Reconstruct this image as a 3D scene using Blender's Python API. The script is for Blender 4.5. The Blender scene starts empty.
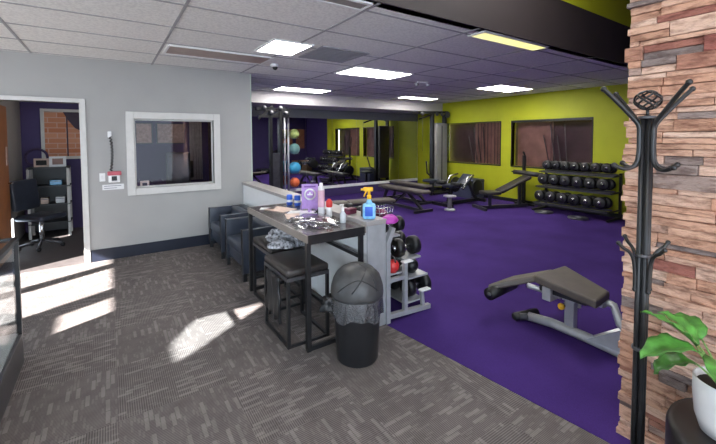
import bpy, math, random
from mathutils import Vector, Matrix, Euler
random.seed(7)
PI = math.pi
S = bpy.context.scene
COL = S.collection

# ------------------------------------------------------------------ camera
cam_d = bpy.data.cameras.new('camera')
cam_d.sensor_width = 36.0
cam_d.lens = 369.1 / 716 * 36
cam_d.shift_y = -(222 - 154.5) / 716
cam_d.clip_start = 0.05
cam = bpy.data.objects.new('camera', cam_d)
COL.objects.link(cam)
YAW, PITCH, ROLL = 0.593, 0.04416, -0.0037
fw = Vector((math.sin(YAW) * math.cos(PITCH), math.cos(YAW) * math.cos(PITCH), -math.sin(PITCH)))
rt = Vector((math.cos(YAW), -math.sin(YAW), 0))
up = rt.cross(fw)
r2 = rt * math.cos(ROLL) + up * math.sin(ROLL)
u2 = -rt * math.sin(ROLL) + up * math.cos(ROLL)
cam.matrix_world = Matrix(((r2.x, u2.x, -fw.x, 0), (r2.y, u2.y, -fw.y, 0), (r2.z, u2.z, -fw.z, 1.6), (0, 0, 0, 1)))
S.camera = cam

# ------------------------------------------------------------------ world, sun, exposure
w = bpy.data.worlds.new('daylight')
S.world = w
w.use_nodes = True
wb = w.node_tree.nodes['Background']
wb.inputs[0].default_value = (0.72, 0.86, 1.0, 1)
wb.inputs[1].default_value = 4.2
sun_d = bpy.data.lights.new('sun', 'SUN')
sun_d.energy = 34
sun_d.angle = math.radians(0.6)
sun_d.color = (1.0, 0.95, 0.9)
sun = bpy.data.objects.new('sun', sun_d)
COL.objects.link(sun)
SUN = Vector((1.0, 0.5, -0.619)).normalized()
sun.rotation_euler = SUN.to_track_quat('-Z', 'Y').to_euler()
sun.location = (-6, -3, 5)
S.view_settings.view_transform = 'Standard'
S.view_settings.look = 'None'
S.view_settings.exposure = 0.85
S.view_settings.gamma = 1
S.view_settings.use_curve_mapping = False
S.cycles.use_denoising = True
S.cycles.max_bounces = 8
S.cycles.diffuse_bounces = 5
S.cycles.glossy_bounces = 4
S.cycles.transparent_max_bounces = 12
S.cycles.caustics_reflective = False
S.cycles.caustics_refractive = False
PANEL = 15.0          # emission of the ceiling panels

# ------------------------------------------------------------------ materials
def newmat(name):
    m = bpy.data.materials.new(name)
    m.use_nodes = True
    nt = m.node_tree
    return m, nt, nt.nodes, nt.links, nt.nodes['Principled BSDF']

def mat(name, col, rough=0.5, metal=0.0, var=0.12, scale=14.0, bump=0.0, coat=0.0, spec=0.5):
    """procedural surface: noise varies the colour, roughness and (optionally) the relief"""
    m, nt, N, L, b = newmat(name)
    tc = N.new('ShaderNodeNewGeometry')
    nz = N.new('ShaderNodeTexNoise'); nz.inputs['Scale'].default_value = scale; nz.inputs['Detail'].default_value = 4
    L.new(tc.outputs['Position'], nz.inputs['Vector'])
    rp = N.new('ShaderNodeValToRGB')
    lo = [c * (1 - var) for c in col]; hi = [min(1, c * (1 + var)) for c in col]
    rp.color_ramp.elements[0].position = 0.3; rp.color_ramp.elements[1].position = 0.7
    rp.color_ramp.elements[0].color = (*lo, 1); rp.color_ramp.elements[1].color = (*hi, 1)
    L.new(nz.outputs['Fac'], rp.inputs['Fac'])
    L.new(rp.outputs['Color'], b.inputs['Base Color'])
    b.inputs['Roughness'].default_value = rough
    b.inputs['Metallic'].default_value = metal
    b.inputs['Specular IOR Level'].default_value = spec
    b.inputs['Coat Weight'].default_value = coat
    if bump:
        bp = N.new('ShaderNodeBump'); bp.inputs['Strength'].default_value = bump; bp.inputs['Distance'].default_value = 0.01
        n2 = N.new('ShaderNodeTexNoise'); n2.inputs['Scale'].default_value = scale * 5
        L.new(tc.outputs['Position'], n2.inputs['Vector'])
        L.new(n2.outputs['Fac'], bp.inputs['Height']); L.new(bp.outputs['Normal'], b.inputs['Normal'])
    return m

def emit(name, col, st):
    m, nt, N, L, b = newmat(name)
    b.inputs['Base Color'].default_value = (0.9, 0.9, 0.9, 1)
    b.inputs['Emission Color'].default_value = (*col, 1)
    b.inputs['Emission Strength'].default_value = st
    return m

M = {}
M['wall_grey'] = mat('painted grey wall', (0.37, 0.368, 0.36), 0.75, var=0.03, scale=3, bump=0.05)
M['white'] = mat('white paint', (0.84, 0.85, 0.86), 0.5, var=0.02)
M['cream_trim'] = mat('cream trim paint', (0.60, 0.59, 0.57), 0.45, var=0.03)
M['lime'] = mat('lime green paint', (0.455, 0.49, 0.012), 0.6, var=0.04, scale=4, bump=0.03)
M['purple_wall'] = mat('purple paint', (0.055, 0.035, 0.14), 0.6, var=0.06, scale=4)
M['slate'] = mat('slate blue paint', (0.06, 0.07, 0.12), 0.6, var=0.08, scale=4)
M['navy'] = mat('dark navy vinyl baseboard', (0.008, 0.011, 0.024), 0.4, var=0.1)
M['soffit'] = mat('black soffit paint', (0.030, 0.022, 0.022), 0.65, var=0.12, scale=3)
M['black_metal'] = mat('black powder coated metal', (0.018, 0.018, 0.020), 0.35, 0.2, var=0.15)
M['gun'] = mat('gunmetal', (0.10, 0.10, 0.11), 0.35, 0.6, var=0.15)
M['silver'] = mat('silver grey painted steel', (0.42, 0.43, 0.45), 0.35, 0.3, var=0.08)
M['chrome'] = mat('brushed steel', (0.65, 0.65, 0.66), 0.25, 0.9, var=0.06)
M['rubber'] = mat('black rubber', (0.007, 0.007, 0.008), 0.42, var=0.2)
M['vinyl'] = mat('black vinyl upholstery', (0.034, 0.042, 0.062), 0.28, var=0.15, scale=10, bump=0.06)
M['seatvinyl'] = mat('dark brown seat vinyl', (0.035, 0.030, 0.028), 0.42, var=0.2, scale=12, bump=0.06)
M['padgrey'] = mat('worn grey brown pad', (0.10, 0.085, 0.075), 0.5, var=0.15, scale=10, bump=0.05)
M['plastic_black'] = mat('black plastic', (0.012, 0.012, 0.014), 0.45, var=0.15)
M['plastic_grey'] = mat('dark grey plastic lid', (0.05, 0.05, 0.052), 0.42, var=0.2, scale=20)
M['shroud'] = mat('grey machine shroud', (0.24, 0.235, 0.225), 0.5, var=0.06)
M['tabletop'] = mat('grey brown laminate', (0.10, 0.09, 0.088), 0.16, var=0.12, scale=9)
M['tableedge'] = mat('taupe laminate edge', (0.22, 0.19, 0.17), 0.4, var=0.1)
M['wood'] = mat('orange brown door wood', (0.42, 0.17, 0.06), 0.45, var=0.14, scale=5)
M['plywood'] = mat('tan plywood', (0.34, 0.22, 0.13), 0.6, var=0.12, scale=6)
M['brown'] = mat('dusky brown blind', (0.24, 0.14, 0.12), 0.5, var=0.25, scale=4)
M['tan'] = mat('orange tan blind', (0.40, 0.16, 0.08), 0.6, var=0.2, scale=9)
M['red'] = mat('red plastic', (0.55, 0.03, 0.03), 0.4, var=0.1)
M['pink'] = mat('pinkish red plastic', (0.50, 0.09, 0.12), 0.4, var=0.1)
M['magenta'] = mat('magenta vinyl', (0.45, 0.05, 0.42), 0.4, var=0.1)
M['lilac'] = mat('lilac card', (0.42, 0.25, 0.60), 0.5, var=0.15, scale=30)
M['deep_purple'] = mat('deep purple ink', (0.16, 0.06, 0.30), 0.5, var=0.1)
M['paper'] = mat('white paper', (0.75, 0.75, 0.76), 0.6, var=0.04)
M['paper_tan'] = mat('peach tinted paper', (0.62, 0.47, 0.40), 0.6, var=0.15, scale=25)
M['blue'] = mat('bright blue plastic', (0.02, 0.10, 0.55), 0.4, var=0.1)
M['cyan'] = mat('light blue rubber', (0.05, 0.36, 0.62), 0.5, var=0.1)
M['sky_liquid'] = mat('light blue cleaner bottle', (0.25, 0.55, 0.85), 0.25, var=0.15, scale=25)
M['yellow'] = mat('yellow plastic', (0.85, 0.48, 0.02), 0.4, var=0.06)
M['orange'] = mat('orange rubber', (0.70, 0.14, 0.05), 0.5, var=0.1)
M['teal'] = mat('grey green rubber', (0.15, 0.30, 0.30), 0.5, var=0.1)
M['leaf'] = mat('glossy green leaf', (0.08, 0.26, 0.045), 0.38, var=0.45, scale=24)
M['stem'] = mat('green stem', (0.16, 0.30, 0.07), 0.5, var=0.15)
M['pot'] = mat('white glazed ceramic', (0.78, 0.77, 0.78), 0.25, var=0.02)
M['soil'] = mat('dark soil', (0.03, 0.02, 0.014), 0.9, var=0.3, scale=50)
M['drum'] = mat('black brown table', (0.022, 0.019, 0.019), 0.38, var=0.15)
M['grid'] = mat('grey ceiling tee bar', (0.33, 0.33, 0.35), 0.5, var=0.04)
M['umber'] = mat('dim plum wall', (0.05, 0.025, 0.04), 0.6, var=0.25, scale=3)
M['olive'] = mat('yellow green and grey rubber', (0.30, 0.36, 0.12), 0.5, var=0.7, scale=9)
M['bronze_lens'] = mat('unlit bronze lens', (0.36, 0.26, 0.22), 0.35, var=0.08)
M['beige_vent'] = mat('beige grey vent', (0.28, 0.26, 0.24), 0.5, var=0.06)
M['cloth'] = mat('grey patterned cloth', (0.30, 0.30, 0.32), 0.7, var=1.3, scale=34, bump=0.2)
M['asphalt'] = mat('outdoor paving', (0.35, 0.35, 0.35), 0.9, var=0.1)

def glass(name, tint=(1, 1, 1), refl=1.0, rough=0.02, opaque=0.0):
    m, nt, N, L, b = newmat(name)
    out = N['Material Output']
    tr = N.new('ShaderNodeBsdfTransparent'); tr.inputs[0].default_value = (*tint, 1)
    gl = N.new('ShaderNodeBsdfGlossy'); gl.inputs['Roughness'].default_value = rough
    fr = N.new('ShaderNodeFresnel'); fr.inputs['IOR'].default_value = 1.45
    mu = N.new('ShaderNodeMath'); mu.operation = 'MULTIPLY_ADD'; mu.inputs[1].default_value = refl; mu.inputs[2].default_value = opaque
    mu.use_clamp = True
    mx = N.new('ShaderNodeMixShader')
    ge = N.new('ShaderNodeNewGeometry'); iv = N.new('ShaderNodeMath'); iv.operation = 'SUBTRACT'; iv.inputs[0].default_value = 1
    L.new(ge.outputs['Backfacing'], iv.inputs[1])
    m2 = N.new('ShaderNodeMath'); m2.operation = 'MULTIPLY'; L.new(mu.outputs[0], m2.inputs[0]); L.new(iv.outputs[0], m2.inputs[1])
    L.new(fr.outputs[0], mu.inputs[0]); L.new(m2.outputs[0], mx.inputs[0])
    L.new(tr.outputs[0], mx.inputs[1]); L.new(gl.outputs[0], mx.inputs[2])
    L.new(mx.outputs[0], out.inputs['Surface'])
    return m
M['glass'] = glass('clear glass', (0.93, 0.96, 0.97), 1.0)
M['darkglass'] = glass('dark tinted glass', (0.9, 0.86, 0.86), 0.22, 0.03, 0.01)
M['bag'] = glass('clear crinkled plastic', (0.80, 0.80, 0.82), 1.6, 0.12, 0.15)

def m_mirror():
    m, nt, N, L, b = newmat('mirror glass')
    tc = N.new('ShaderNodeNewGeometry')
    nz = N.new('ShaderNodeTexNoise'); nz.inputs['Scale'].default_value = 1.2
    L.new(tc.outputs['Position'], nz.inputs['Vector'])
    bp = N.new('ShaderNodeBump'); bp.inputs['Strength'].default_value = 0.02; bp.inputs['Distance'].default_value = 0.01
    L.new(nz.outputs['Fac'], bp.inputs['Height'])
    b.inputs['Base Color'].default_value = (0.72, 0.74, 0.76, 1)
    b.inputs['Metallic'].default_value = 1; b.inputs['Roughness'].default_value = 0.015
    L.new(bp.outputs['Normal'], b.inputs['Normal'])
    return m
M['mirror'] = m_mirror()

def m_tile():
    m, nt, N, L, b = newmat('acoustic ceiling tile')
    tc = N.new('ShaderNodeNewGeometry')
    nz = N.new('ShaderNodeTexNoise'); nz.inputs['Scale'].default_value = 45; nz.inputs['Detail'].default_value = 3
    L.new(tc.outputs['Position'], nz.inputs['Vector'])
    rp = N.new('ShaderNodeValToRGB')
    rp.color_ramp.elements[0].position = 0.35; rp.color_ramp.elements[1].position = 0.6
    rp.color_ramp.elements[0].color = (0.70, 0.70, 0.69, 1); rp.color_ramp.elements[1].color = (0.84, 0.84, 0.82, 1)
    L.new(nz.outputs['Fac'], rp.inputs['Fac']); L.new(rp.outputs[0], b.inputs['Base Color'])
    b.inputs['Roughness'].default_value = 0.9
    bp = N.new('ShaderNodeBump'); bp.inputs['Strength'].default_value = 0.2; bp.inputs['Distance'].default_value = 0.004
    L.new(nz.outputs['Fac'], bp.inputs['Height']); L.new(bp.outputs['Normal'], b.inputs['Normal'])
    return m
M['tile'] = m_tile()

def m_carpet():
    m, nt, N, L, b = newmat('grey carpet tile with dashes')
    g = N.new('ShaderNodeNewGeometry')
    sep = N.new('ShaderNodeSeparateXYZ'); L.new(g.outputs['Position'], sep.inputs[0])
    ck = N.new('ShaderNodeTexChecker'); ck.inputs['Scale'].default_value = 1 / 0.61
    ck.inputs['Color1'].default_value = (0, 0, 0, 1); ck.inputs['Color2'].default_value = (1, 1, 1, 1)
    flat = N.new('ShaderNodeCombineXYZ'); L.new(sep.outputs[0], flat.inputs[0]); L.new(sep.outputs[1], flat.inputs[1]); flat.inputs[2].default_value = 0.1
    L.new(flat.outputs[0], ck.inputs['Vector'])
    sw = N.new('ShaderNodeCombineXYZ'); L.new(sep.outputs[1], sw.inputs[0]); L.new(sep.outputs[0], sw.inputs[1])
    mv = N.new('ShaderNodeMix'); mv.data_type = 'VECTOR'
    L.new(ck.outputs['Fac'], mv.inputs[0]); L.new(flat.outputs[0], mv.inputs[4]); L.new(sw.outputs[0], mv.inputs[5])
    def brick(wd, ht, lo, hi, off, tex_off):
        mp = N.new('ShaderNodeMapping'); mp.inputs['Location'].default_value = tex_off
        L.new(mv.outputs[1], mp.inputs['Vector'])
        br = N.new('ShaderNodeTexBrick'); br.offset = off; br.inputs['Scale'].default_value = 1
        br.inputs['Brick Width'].default_value = wd; br.inputs['Row Height'].default_value = ht
        br.inputs['Mortar Size'].default_value = 0.0025; br.inputs['Mortar Smooth'].default_value = 0.2
        br.inputs['Color1'].default_value = (0, 0, 0, 1); br.inputs['Color2'].default_value = (1, 1, 1, 1); br.inputs['Mortar'].default_value = (0, 0, 0, 1)
        L.new(mp.outputs[0], br.inputs['Vector'])
        rp = N.new('ShaderNodeValToRGB'); rp.color_ramp.elements[0].position = lo; rp.color_ramp.elements[1].position = hi
        L.new(br.outputs['Color'], rp.inputs['Fac'])
        return rp.outputs['Color']
    a = brick(0.115, 0.026, 0.74, 0.80, 0.37, (0.03, 0.01, 0))
    c = brick(0.052, 0.017, 0.70, 0.82, 0.5, (0.4, 0.27, 0))
    sc = N.new('ShaderNodeMath'); sc.operation = 'MULTIPLY'; sc.inputs[1].default_value = 0.45; L.new(c, sc.inputs[0])
    mx = N.new('ShaderNodeMath'); mx.operation = 'MAXIMUM'; L.new(a, mx.inputs[0]); L.new(sc.outputs[0], mx.inputs[1])
    # ribs across the tile
    wv = N.new('ShaderNodeTexWave'); wv.bands_direction = 'X'; wv.inputs['Scale'].default_value = 26; wv.inputs['Distortion'].default_value = 0.3
    L.new(mv.outputs[1], wv.inputs['Vector'])
    nz = N.new('ShaderNodeTexNoise'); nz.inputs['Scale'].default_value = 9; L.new(g.outputs['Position'], nz.inputs['Vector'])
    m1 = N.new('ShaderNodeMix'); m1.data_type = 'RGBA'
    m1.inputs[6].default_value = (0.100, 0.087, 0.085, 1); m1.inputs[7].default_value = (0.225, 0.198, 0.19, 1)
    L.new(wv.outputs['Fac'], m1.inputs[0])
    m2 = N.new('ShaderNodeMix'); m2.data_type = 'RGBA'; m2.inputs[7].default_value = (0.33, 0.295, 0.288, 1)
    L.new(m1.outputs[2], m2.inputs[6])
    k = N.new('ShaderNodeMath'); k.operation = 'MULTIPLY'; k.inputs[1].default_value = 0.5
    L.new(mx.outputs[0], k.inputs[0]); L.new(k.outputs[0], m2.inputs[0])
    m3 = N.new('ShaderNodeMix'); m3.data_type = 'RGBA'; m3.blend_type = 'MULTIPLY'; m3.inputs[0].default_value = 0.5
    L.new(m2.outputs[2], m3.inputs[6]); L.new(nz.outputs['Fac'], m3.inputs[7])
    L.new(m3.outputs[2], b.inputs['Base Color'])
    b.inputs['Roughness'].default_value = 0.9; b.inputs['Specular IOR Level'].default_value = 0.2
    bp = N.new('ShaderNodeBump'); bp.inputs['Strength'].default_value = 0.3; bp.inputs['Distance'].default_value = 0.004
    L.new(wv.outputs['Fac'], bp.inputs['Height']); L.new(bp.outputs['Normal'], b.inputs['Normal'])
    return m
M['carpet'] = m_carpet()

def m_turf():
    m, nt, N, L, b = newmat('purple gym carpet')
    g = N.new('ShaderNodeNewGeometry')
    nz = N.new('ShaderNodeTexNoise'); nz.inputs['Scale'].default_value = 1.5; nz.inputs['Detail'].default_value = 6
    L.new(g.outputs['Position'], nz.inputs['Vector'])
    n2 = N.new('ShaderNodeTexNoise'); n2.inputs['Scale'].default_value = 160; L.new(g.outputs['Position'], n2.inputs['Vector'])
    rp = N.new('ShaderNodeValToRGB')
    rp.color_ramp.elements[0].position = 0.3; rp.color_ramp.elements[1].position = 0.7
    rp.color_ramp.elements[0].color = (0.050, 0.021, 0.150, 1); rp.color_ramp.elements[1].color = (0.074, 0.034, 0.215, 1)
    L.new(nz.outputs['Fac'], rp.inputs['Fac'])
    mm = N.new('ShaderNodeMix'); mm.data_type = 'RGBA'; mm.blend_type = 'MULTIPLY'; mm.inputs[0].default_value = 0.35
    L.new(rp.outputs[0], mm.inputs[6]); L.new(n2.outputs['Fac'], mm.inputs[7])
    L.new(mm.outputs[2], b.inputs['Base Color'])
    b.inputs['Roughness'].default_value = 0.95; b.inputs['Specular IOR Level'].default_value = 0.15
    bp = N.new('ShaderNodeBump'); bp.inputs['Strength'].default_value = 0.4; bp.inputs['Distance'].default_value = 0.004
    L.new(n2.outputs['Fac'], bp.inputs['Height']); L.new(bp.outputs['Normal'], b.inputs['Normal'])
    return m
M['turf'] = m_turf()

def m_stone():
    m, nt, N, L, b = newmat('stacked ledge stone')
    g = N.new('ShaderNodeNewGeometry')
    rp = N.new('ShaderNodeValToRGB')
    cr = rp.color_ramp; cr.interpolation = 'LINEAR'
    cols = [(0, (0.30, 0.10, 0.08)), (0.06, (0.50, 0.27, 0.18)), (0.28, (0.66, 0.41, 0.30)), (0.48, (0.56, 0.30, 0.20)), (0.66, (0.74, 0.52, 0.41)), (0.84, (0.58, 0.35, 0.26)), (0.93, (0.30, 0.23, 0.21)), (1.0, (0.22, 0.17, 0.16))]
    cr.elements[0].position = 0; cr.elements[0].color = (*cols[0][1], 1)
    cr.elements[1].position = 1; cr.elements[1].color = (*cols[-1][1], 1)
    for p, c in cols[1:-1]:
        e = cr.elements.new(p); e.color = (*c, 1)
    L.new(g.outputs['Random Per Island'], rp.inputs['Fac'])
    mp = N.new('ShaderNodeMapping'); mp.inputs['Scale'].default_value = (5, 5, 17)
    L.new(g.outputs['Position'], mp.inputs['Vector'])
    nz = N.new('ShaderNodeTexNoise'); nz.inputs['Scale'].default_value = 2.2; nz.inputs['Detail'].default_value = 6; nz.inputs['Roughness'].default_value = 0.65
    L.new(mp.outputs[0], nz.inputs['Vector'])
    r2_ = N.new('ShaderNodeValToRGB'); r2_.color_ramp.elements[0].position = 0.38; r2_.color_ramp.elements[1].position = 0.54
    r2_.color_ramp.elements[0].color = (0.42, 0.33, 0.31, 1); r2_.color_ramp.elements[1].color = (1, 1, 1, 1)
    L.new(nz.outputs['Fac'], r2_.inputs['Fac'])
    mm = N.new('ShaderNodeMix'); mm.data_type = 'RGBA'; mm.blend_type = 'MULTIPLY'; mm.inputs[0].default_value = 0.8
    L.new(rp.outputs[0], mm.inputs[6]); L.new(r2_.outputs[0], mm.inputs[7])
    L.new(mm.outputs[2], b.inputs['Base Color'])
    b.inputs['Roughness'].default_value = 0.85
    n3 = N.new('ShaderNodeTexNoise'); n3.inputs['Scale'].default_value = 5; n3.inputs['Detail'].default_value = 8
    L.new(mp.outputs[0], n3.inputs['Vector'])
    bp = N.new('ShaderNodeBump'); bp.inputs['Strength'].default_value = 0.9; bp.inputs['Distance'].default_value = 0.016
    L.new(n3.outputs['Fac'], bp.inputs['Height']); L.new(bp.outputs['Normal'], b.inputs['Normal'])
    return m
M['stone'] = m_stone()

def m_brickview():
    m, nt, N, L, b = newmat('brick seen through the far window')
    g = N.new('ShaderNodeNewGeometry')
    mp = N.new('ShaderNodeMapping'); mp.inputs['Rotation'].default_value = (PI / 2, 0, 0)
    L.new(g.outputs['Position'], mp.inputs['Vector'])
    br = N.new('ShaderNodeTexBrick'); br.inputs['Scale'].default_value = 1; br.inputs['Brick Width'].default_value = 0.25; br.inputs['Row Height'].default_value = 0.09
    br.inputs['Mortar Size'].default_value = 0.008
    br.inputs['Color1'].default_value = (0.55, 0.20, 0.10, 1); br.inputs['Color2'].default_value = (0.65, 0.32, 0.2, 1); br.inputs['Mortar'].default_value = (0.65, 0.42, 0.34, 1)
    L.new(mp.outputs[0], br.inputs['Vector']); L.new(br.outputs['Color'], b.inputs['Base Color'])
    b.inputs['Roughness'].default_value = 0.9
    return m
M['brick'] = m_brickview()
M['panel_white'] = emit('lit white lens', (1.0, 0.97, 0.93), PANEL)
M['panel_office_fill'] = emit('added office fill lens', (1.0, 0.93, 0.85), 2.2)  # glow of the light added inside the office
M['panel_high_fill'] = emit('added fill lens of the high ceiling', (1.0, 0.97, 0.93), 13.0)  # glow of the two panels added out of view
M['panel_yellow'] = emit('lit yellowish lens', (1.0, 0.92, 0.30), 0.62)

# ------------------------------------------------------------------ mesh builder
class MB:
    def __init__(self): self.v = []; self.f = []; self.s = []
    def add(self, vs, fs, T=None, smooth=False):
        n = len(self.v)
        for p in vs:
            p = Vector(p)
            self.v.append(tuple(T @ p) if T else tuple(p))
        for q in fs:
            self.f.append(tuple(i + n for i in q)); self.s.append(smooth)
        return self
    def box(self, x0, x1, y0, y1, z0, z1, T=None):
        vs = [(x0, y0, z0), (x1, y0, z0), (x1, y1, z0), (x0, y1, z0), (x0, y0, z1), (x1, y0, z1), (x1, y1, z1), (x0, y1, z1)]
        return self.add(vs, [(0, 3, 2, 1), (4, 5, 6, 7), (0, 1, 5, 4), (1, 2, 6, 5), (2, 3, 7, 6), (3, 0, 4, 7)], T)
    def rbox(self, x0, x1, y0, y1, z0, z1, r=0.02, T=None, n=3):
        """box with rounded vertical corners and softened top and bottom rims"""
        r = min(r, (x1 - x0) / 2.01, (y1 - y0) / 2.01)
        rz = min(r, (z1 - z0) / 2.01)
        def ring(ins, z):
            out = []
            for cx, cy, a0 in ((x1 - r, y1 - r, 0), (x0 + r, y1 - r, 90), (x0 + r, y0 + r, 180), (x1 - r, y0 + r, 270)):
                for k in range(n + 1):
                    a = math.radians(a0 + 90 * k / n)
                    rr = max(r - ins, 0.0005)
                    out.append((cx + rr * math.cos(a), cy + rr * math.sin(a), z))
            return out
        rings = []
        for k in range(n + 1):
            a = PI / 2 * k / n; rings.append(ring(rz * (1 - math.sin(a)), z0 + rz * (1 - math.cos(a))))
        for k in range(n + 1):
            a = PI / 2 * k / n; rings.append(ring(rz * (1 - math.cos(a)), z1 - rz * (1 - math.sin(a))))
        m_ = len(rings[0]); vs = [p for rg in rings for p in rg]; fs = []
        for j in range(len(rings) - 1):
            for k in range(m_):
                fs.append((j * m_ + k, j * m_ + (k + 1) % m_, (j + 1) * m_ + (k + 1) % m_, (j + 1) * m_ + k))
        fs.append(tuple(reversed(range(m_)))); fs.append(tuple(range((len(rings) - 1) * m_, len(rings) * m_)))
        return self.add(vs, fs, T, True)
    def tube(self, pts, r, n=10, T=None, caps=True, sq=False):
        pts = [Vector(p) for p in pts]
        rs = r if isinstance(r, (list, tuple)) else [r] * len(pts)
        if sq: n = 4
        vs = []; fs = []
        prev = None
        for i, p in enumerate(pts):
            if i == 0: d = pts[1] - p
            elif i == len(pts) - 1: d = p - pts[i - 1]
            else: d = (pts[i + 1] - p).normalized() + (p - pts[i - 1]).normalized()
            d.normalize()
            if prev is None:
                a = Vector((0, 0, 1)) if abs(d.z) < 0.9 else Vector((1, 0, 0))
                u = d.cross(a).normalized()
            else:
                u = (prev - d * prev.dot(d)).normalized()
            prev = u; v = d.cross(u)
            for k in range(n):
                t = 2 * PI * (k + (0.5 if sq else 0)) / n
                rr = rs[i] * (1.414 if sq else 1)
                if sq and 0 < i < len(pts) - 1:
                    c = abs((pts[i + 1] - p).normalized().dot(d)); rr = rr / max(c, 0.6)
                vs.append(p + u * math.cos(t) * rr + v * math.sin(t) * rr)
        for i in range(len(pts) - 1):
            for k in range(n):
                fs.append((i * n + k, i * n + (k + 1) % n, (i + 1) * n + (k + 1) % n, (i + 1) * n + k))
        if caps:
            fs.append(tuple(reversed(range(n)))); fs.append(tuple(range((len(pts) - 1) * n, len(pts) * n)))
        return self.add(vs, fs, T, not sq)
    def lathe(self, prof, n=28, c=(0, 0, 0), T=None, cap=True):
        vs = []; fs = []
        for r, z in prof:
            for k in range(n):
                a = 2 * PI * k / n; vs.append((c[0] + r * math.cos(a), c[1] + r * math.sin(a), c[2] + z))
        for i in range(len(prof) - 1):
            for k in range(n):
                fs.append((i * n + k, i * n + (k + 1) % n, (i + 1) * n + (k + 1) % n, (i + 1) * n + k))
        if cap:
            fs.append(tuple(reversed(range(n)))); fs.append(tuple(range((len(prof) - 1) * n, len(prof) * n)))
        return self.add(vs, fs, T, True)
    def ball(self, c, r, sx=1, sy=1, sz=1, n=20, T=None):
        m_ = n // 2
        prof = [(max(r * math.sin(PI * k / m_), 0.0004), -r * math.cos(PI * k / m_)) for k in range(m_ + 1)]
        vs = []; fs = []
        for rr, z in prof:
            for k in range(n):
                a = 2 * PI * k / n; vs.append((c[0] + sx * rr * math.cos(a), c[1] + sy * rr * math.sin(a), c[2] + sz * z))
        for i in range(m_):
            for k in range(n):
                fs.append((i * n + k, i * n + (k + 1) % n, (i + 1) * n + (k + 1) % n, (i + 1) * n + k))
        return self.add(vs, fs, T, True)
    def prism(self, poly, z0, z1, T=None):
        n = len(poly)
        vs = [(x, y, z0) for x, y in poly] + [(x, y, z1) for x, y in poly]
        fs = [tuple(reversed(range(n))), tuple(range(n, 2 * n))] + [(k, (k + 1) % n, n + (k + 1) % n, n + k) for k in range(n)]
        return self.add(vs, fs, T)
    def wallx(self, x0, x1, y0, y1, z0, z1, holes):
        """slab with thickness x0..x1, holes = [(ya,yb,za,zb)] sorted"""
        ys = sorted(set([y0, y1] + [h[0] for h in holes] + [h[1] for h in holes]))
        for a, b in zip(ys, ys[1:]):
            mid = (a + b) / 2
            hs = sorted([(h[2], h[3]) for h in holes if h[0] < mid < h[1]])
            z = z0
            for ha, hb in hs:
                if ha > z + 1e-4: self.box(x0, x1, a, b, z, ha)
                z = hb
            if z < z1 - 1e-4: self.box(x0, x1, a, b, z, z1)
        return self
    def wally(self, x0, x1, y0, y1, z0, z1, holes):
        xs = sorted(set([x0, x1] + [h[0] for h in holes] + [h[1] for h in holes]))
        for a, b in zip(xs, xs[1:]):
            mid = (a + b) / 2
            hs = sorted([(h[2], h[3]) for h in holes if h[0] < mid < h[1]])
            z = z0
            for ha, hb in hs:
                if ha > z + 1e-4: self.box(a, b, y0, y1, z, ha)
                z = hb
            if z < z1 - 1e-4: self.box(a, b, y0, y1, z, z1)
        return self
    def build(self, name, m, parent=None, bevel=0.0, kind=None, label=None):
        me = bpy.data.meshes.new(name)
        me.from_pydata(self.v, [], self.f)
        me.polygons.foreach_set('use_smooth', self.s)
        me.materials.append(M[m] if isinstance(m, str) else m)
        me.update()
        o = bpy.data.objects.new(name, me)
        COL.objects.link(o)
        if parent is not None: o.parent = parent
        if bevel:
            bv = o.modifiers.new('bevel', 'BEVEL'); bv.width = bevel; bv.segments = 2; bv.limit_method = 'ANGLE'
        if kind: o['kind'] = kind
        if label: o['label'] = label
        return o

def thing(name, label, cat, loc=(0, 0, 0), rz=0, group=None):
    o = bpy.data.objects.new(name, None); COL.objects.link(o)
    o.empty_display_size = 0.1
    o.location = loc; o.rotation_euler = (0, 0, rz)
    o['label'] = label; o['category'] = cat
    if group: o['group'] = group
    return o

def tag(o, label, cat, group=None):
    o['label'] = label; o['category'] = cat
    if group: o['group'] = group
    return o

def struct(name, mb, m, bevel=0, parent=None):
    return mb.build(name, m, parent, bevel, None if parent is not None else 'structure')

def dup(root, loc, rz=0, label=None, group=None):
    r = root.copy(); COL.objects.link(r); r.location = loc; r.rotation_euler = (0, 0, rz)
    if label: r['label'] = label
    if group: r['group'] = group
    for ch in list(root.children):
        c = ch.copy(); COL.objects.link(c); c.parent = r
        for g in list(ch.children):
            d = g.copy(); COL.objects.link(d); d.parent = c
    return r

def TR(loc=(0, 0, 0), rx=0, ry=0, rz=0):
    return Matrix.Translation(loc) @ Euler((rx, ry, rz)).to_matrix().to_4x4()

H = 2.63      # dropped ceiling
HH = 3.8      # high ceiling over the entrance
WY = 5.87     # lobby back wall
FY = 2.26     # fascia
GX = 8.3      # lime wall
MY = 8.85     # mirror wall
BX0, BX1 = 1.93, 2.13

# ------------------------------------------------------------------ structure
bxy = lambda y: BX0 + (2.44 - y) * 0.122
b = MB(); b.prism([(-4, -3), (bxy(-3), -3), (bxy(2.44), 2.44), (1.93, 6.0), (1.93, WY), (-4, WY)], -0.1, 0.0)
struct('floor', b, 'carpet')
b = MB(); b.prism([(1.93, 2.44), (bxy(-3), -3), (GX + .1, -3), (GX + .1, 9.1), (1.93, 9.1)], -0.1, 0.004)
struct('floor_gym', b, 'turf')
b = MB(); b.box(-1.4, 1.93, WY, 8.5, -0.1, 0.0)
struct('floor_office', b, mat('dark office floor', (0.07, 0.06, 0.06), 0.6, var=0.15))
struct('floor_outside', MB().box(-14, -4.15, -12, 14, -0.15, -0.05), 'asphalt')

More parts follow.
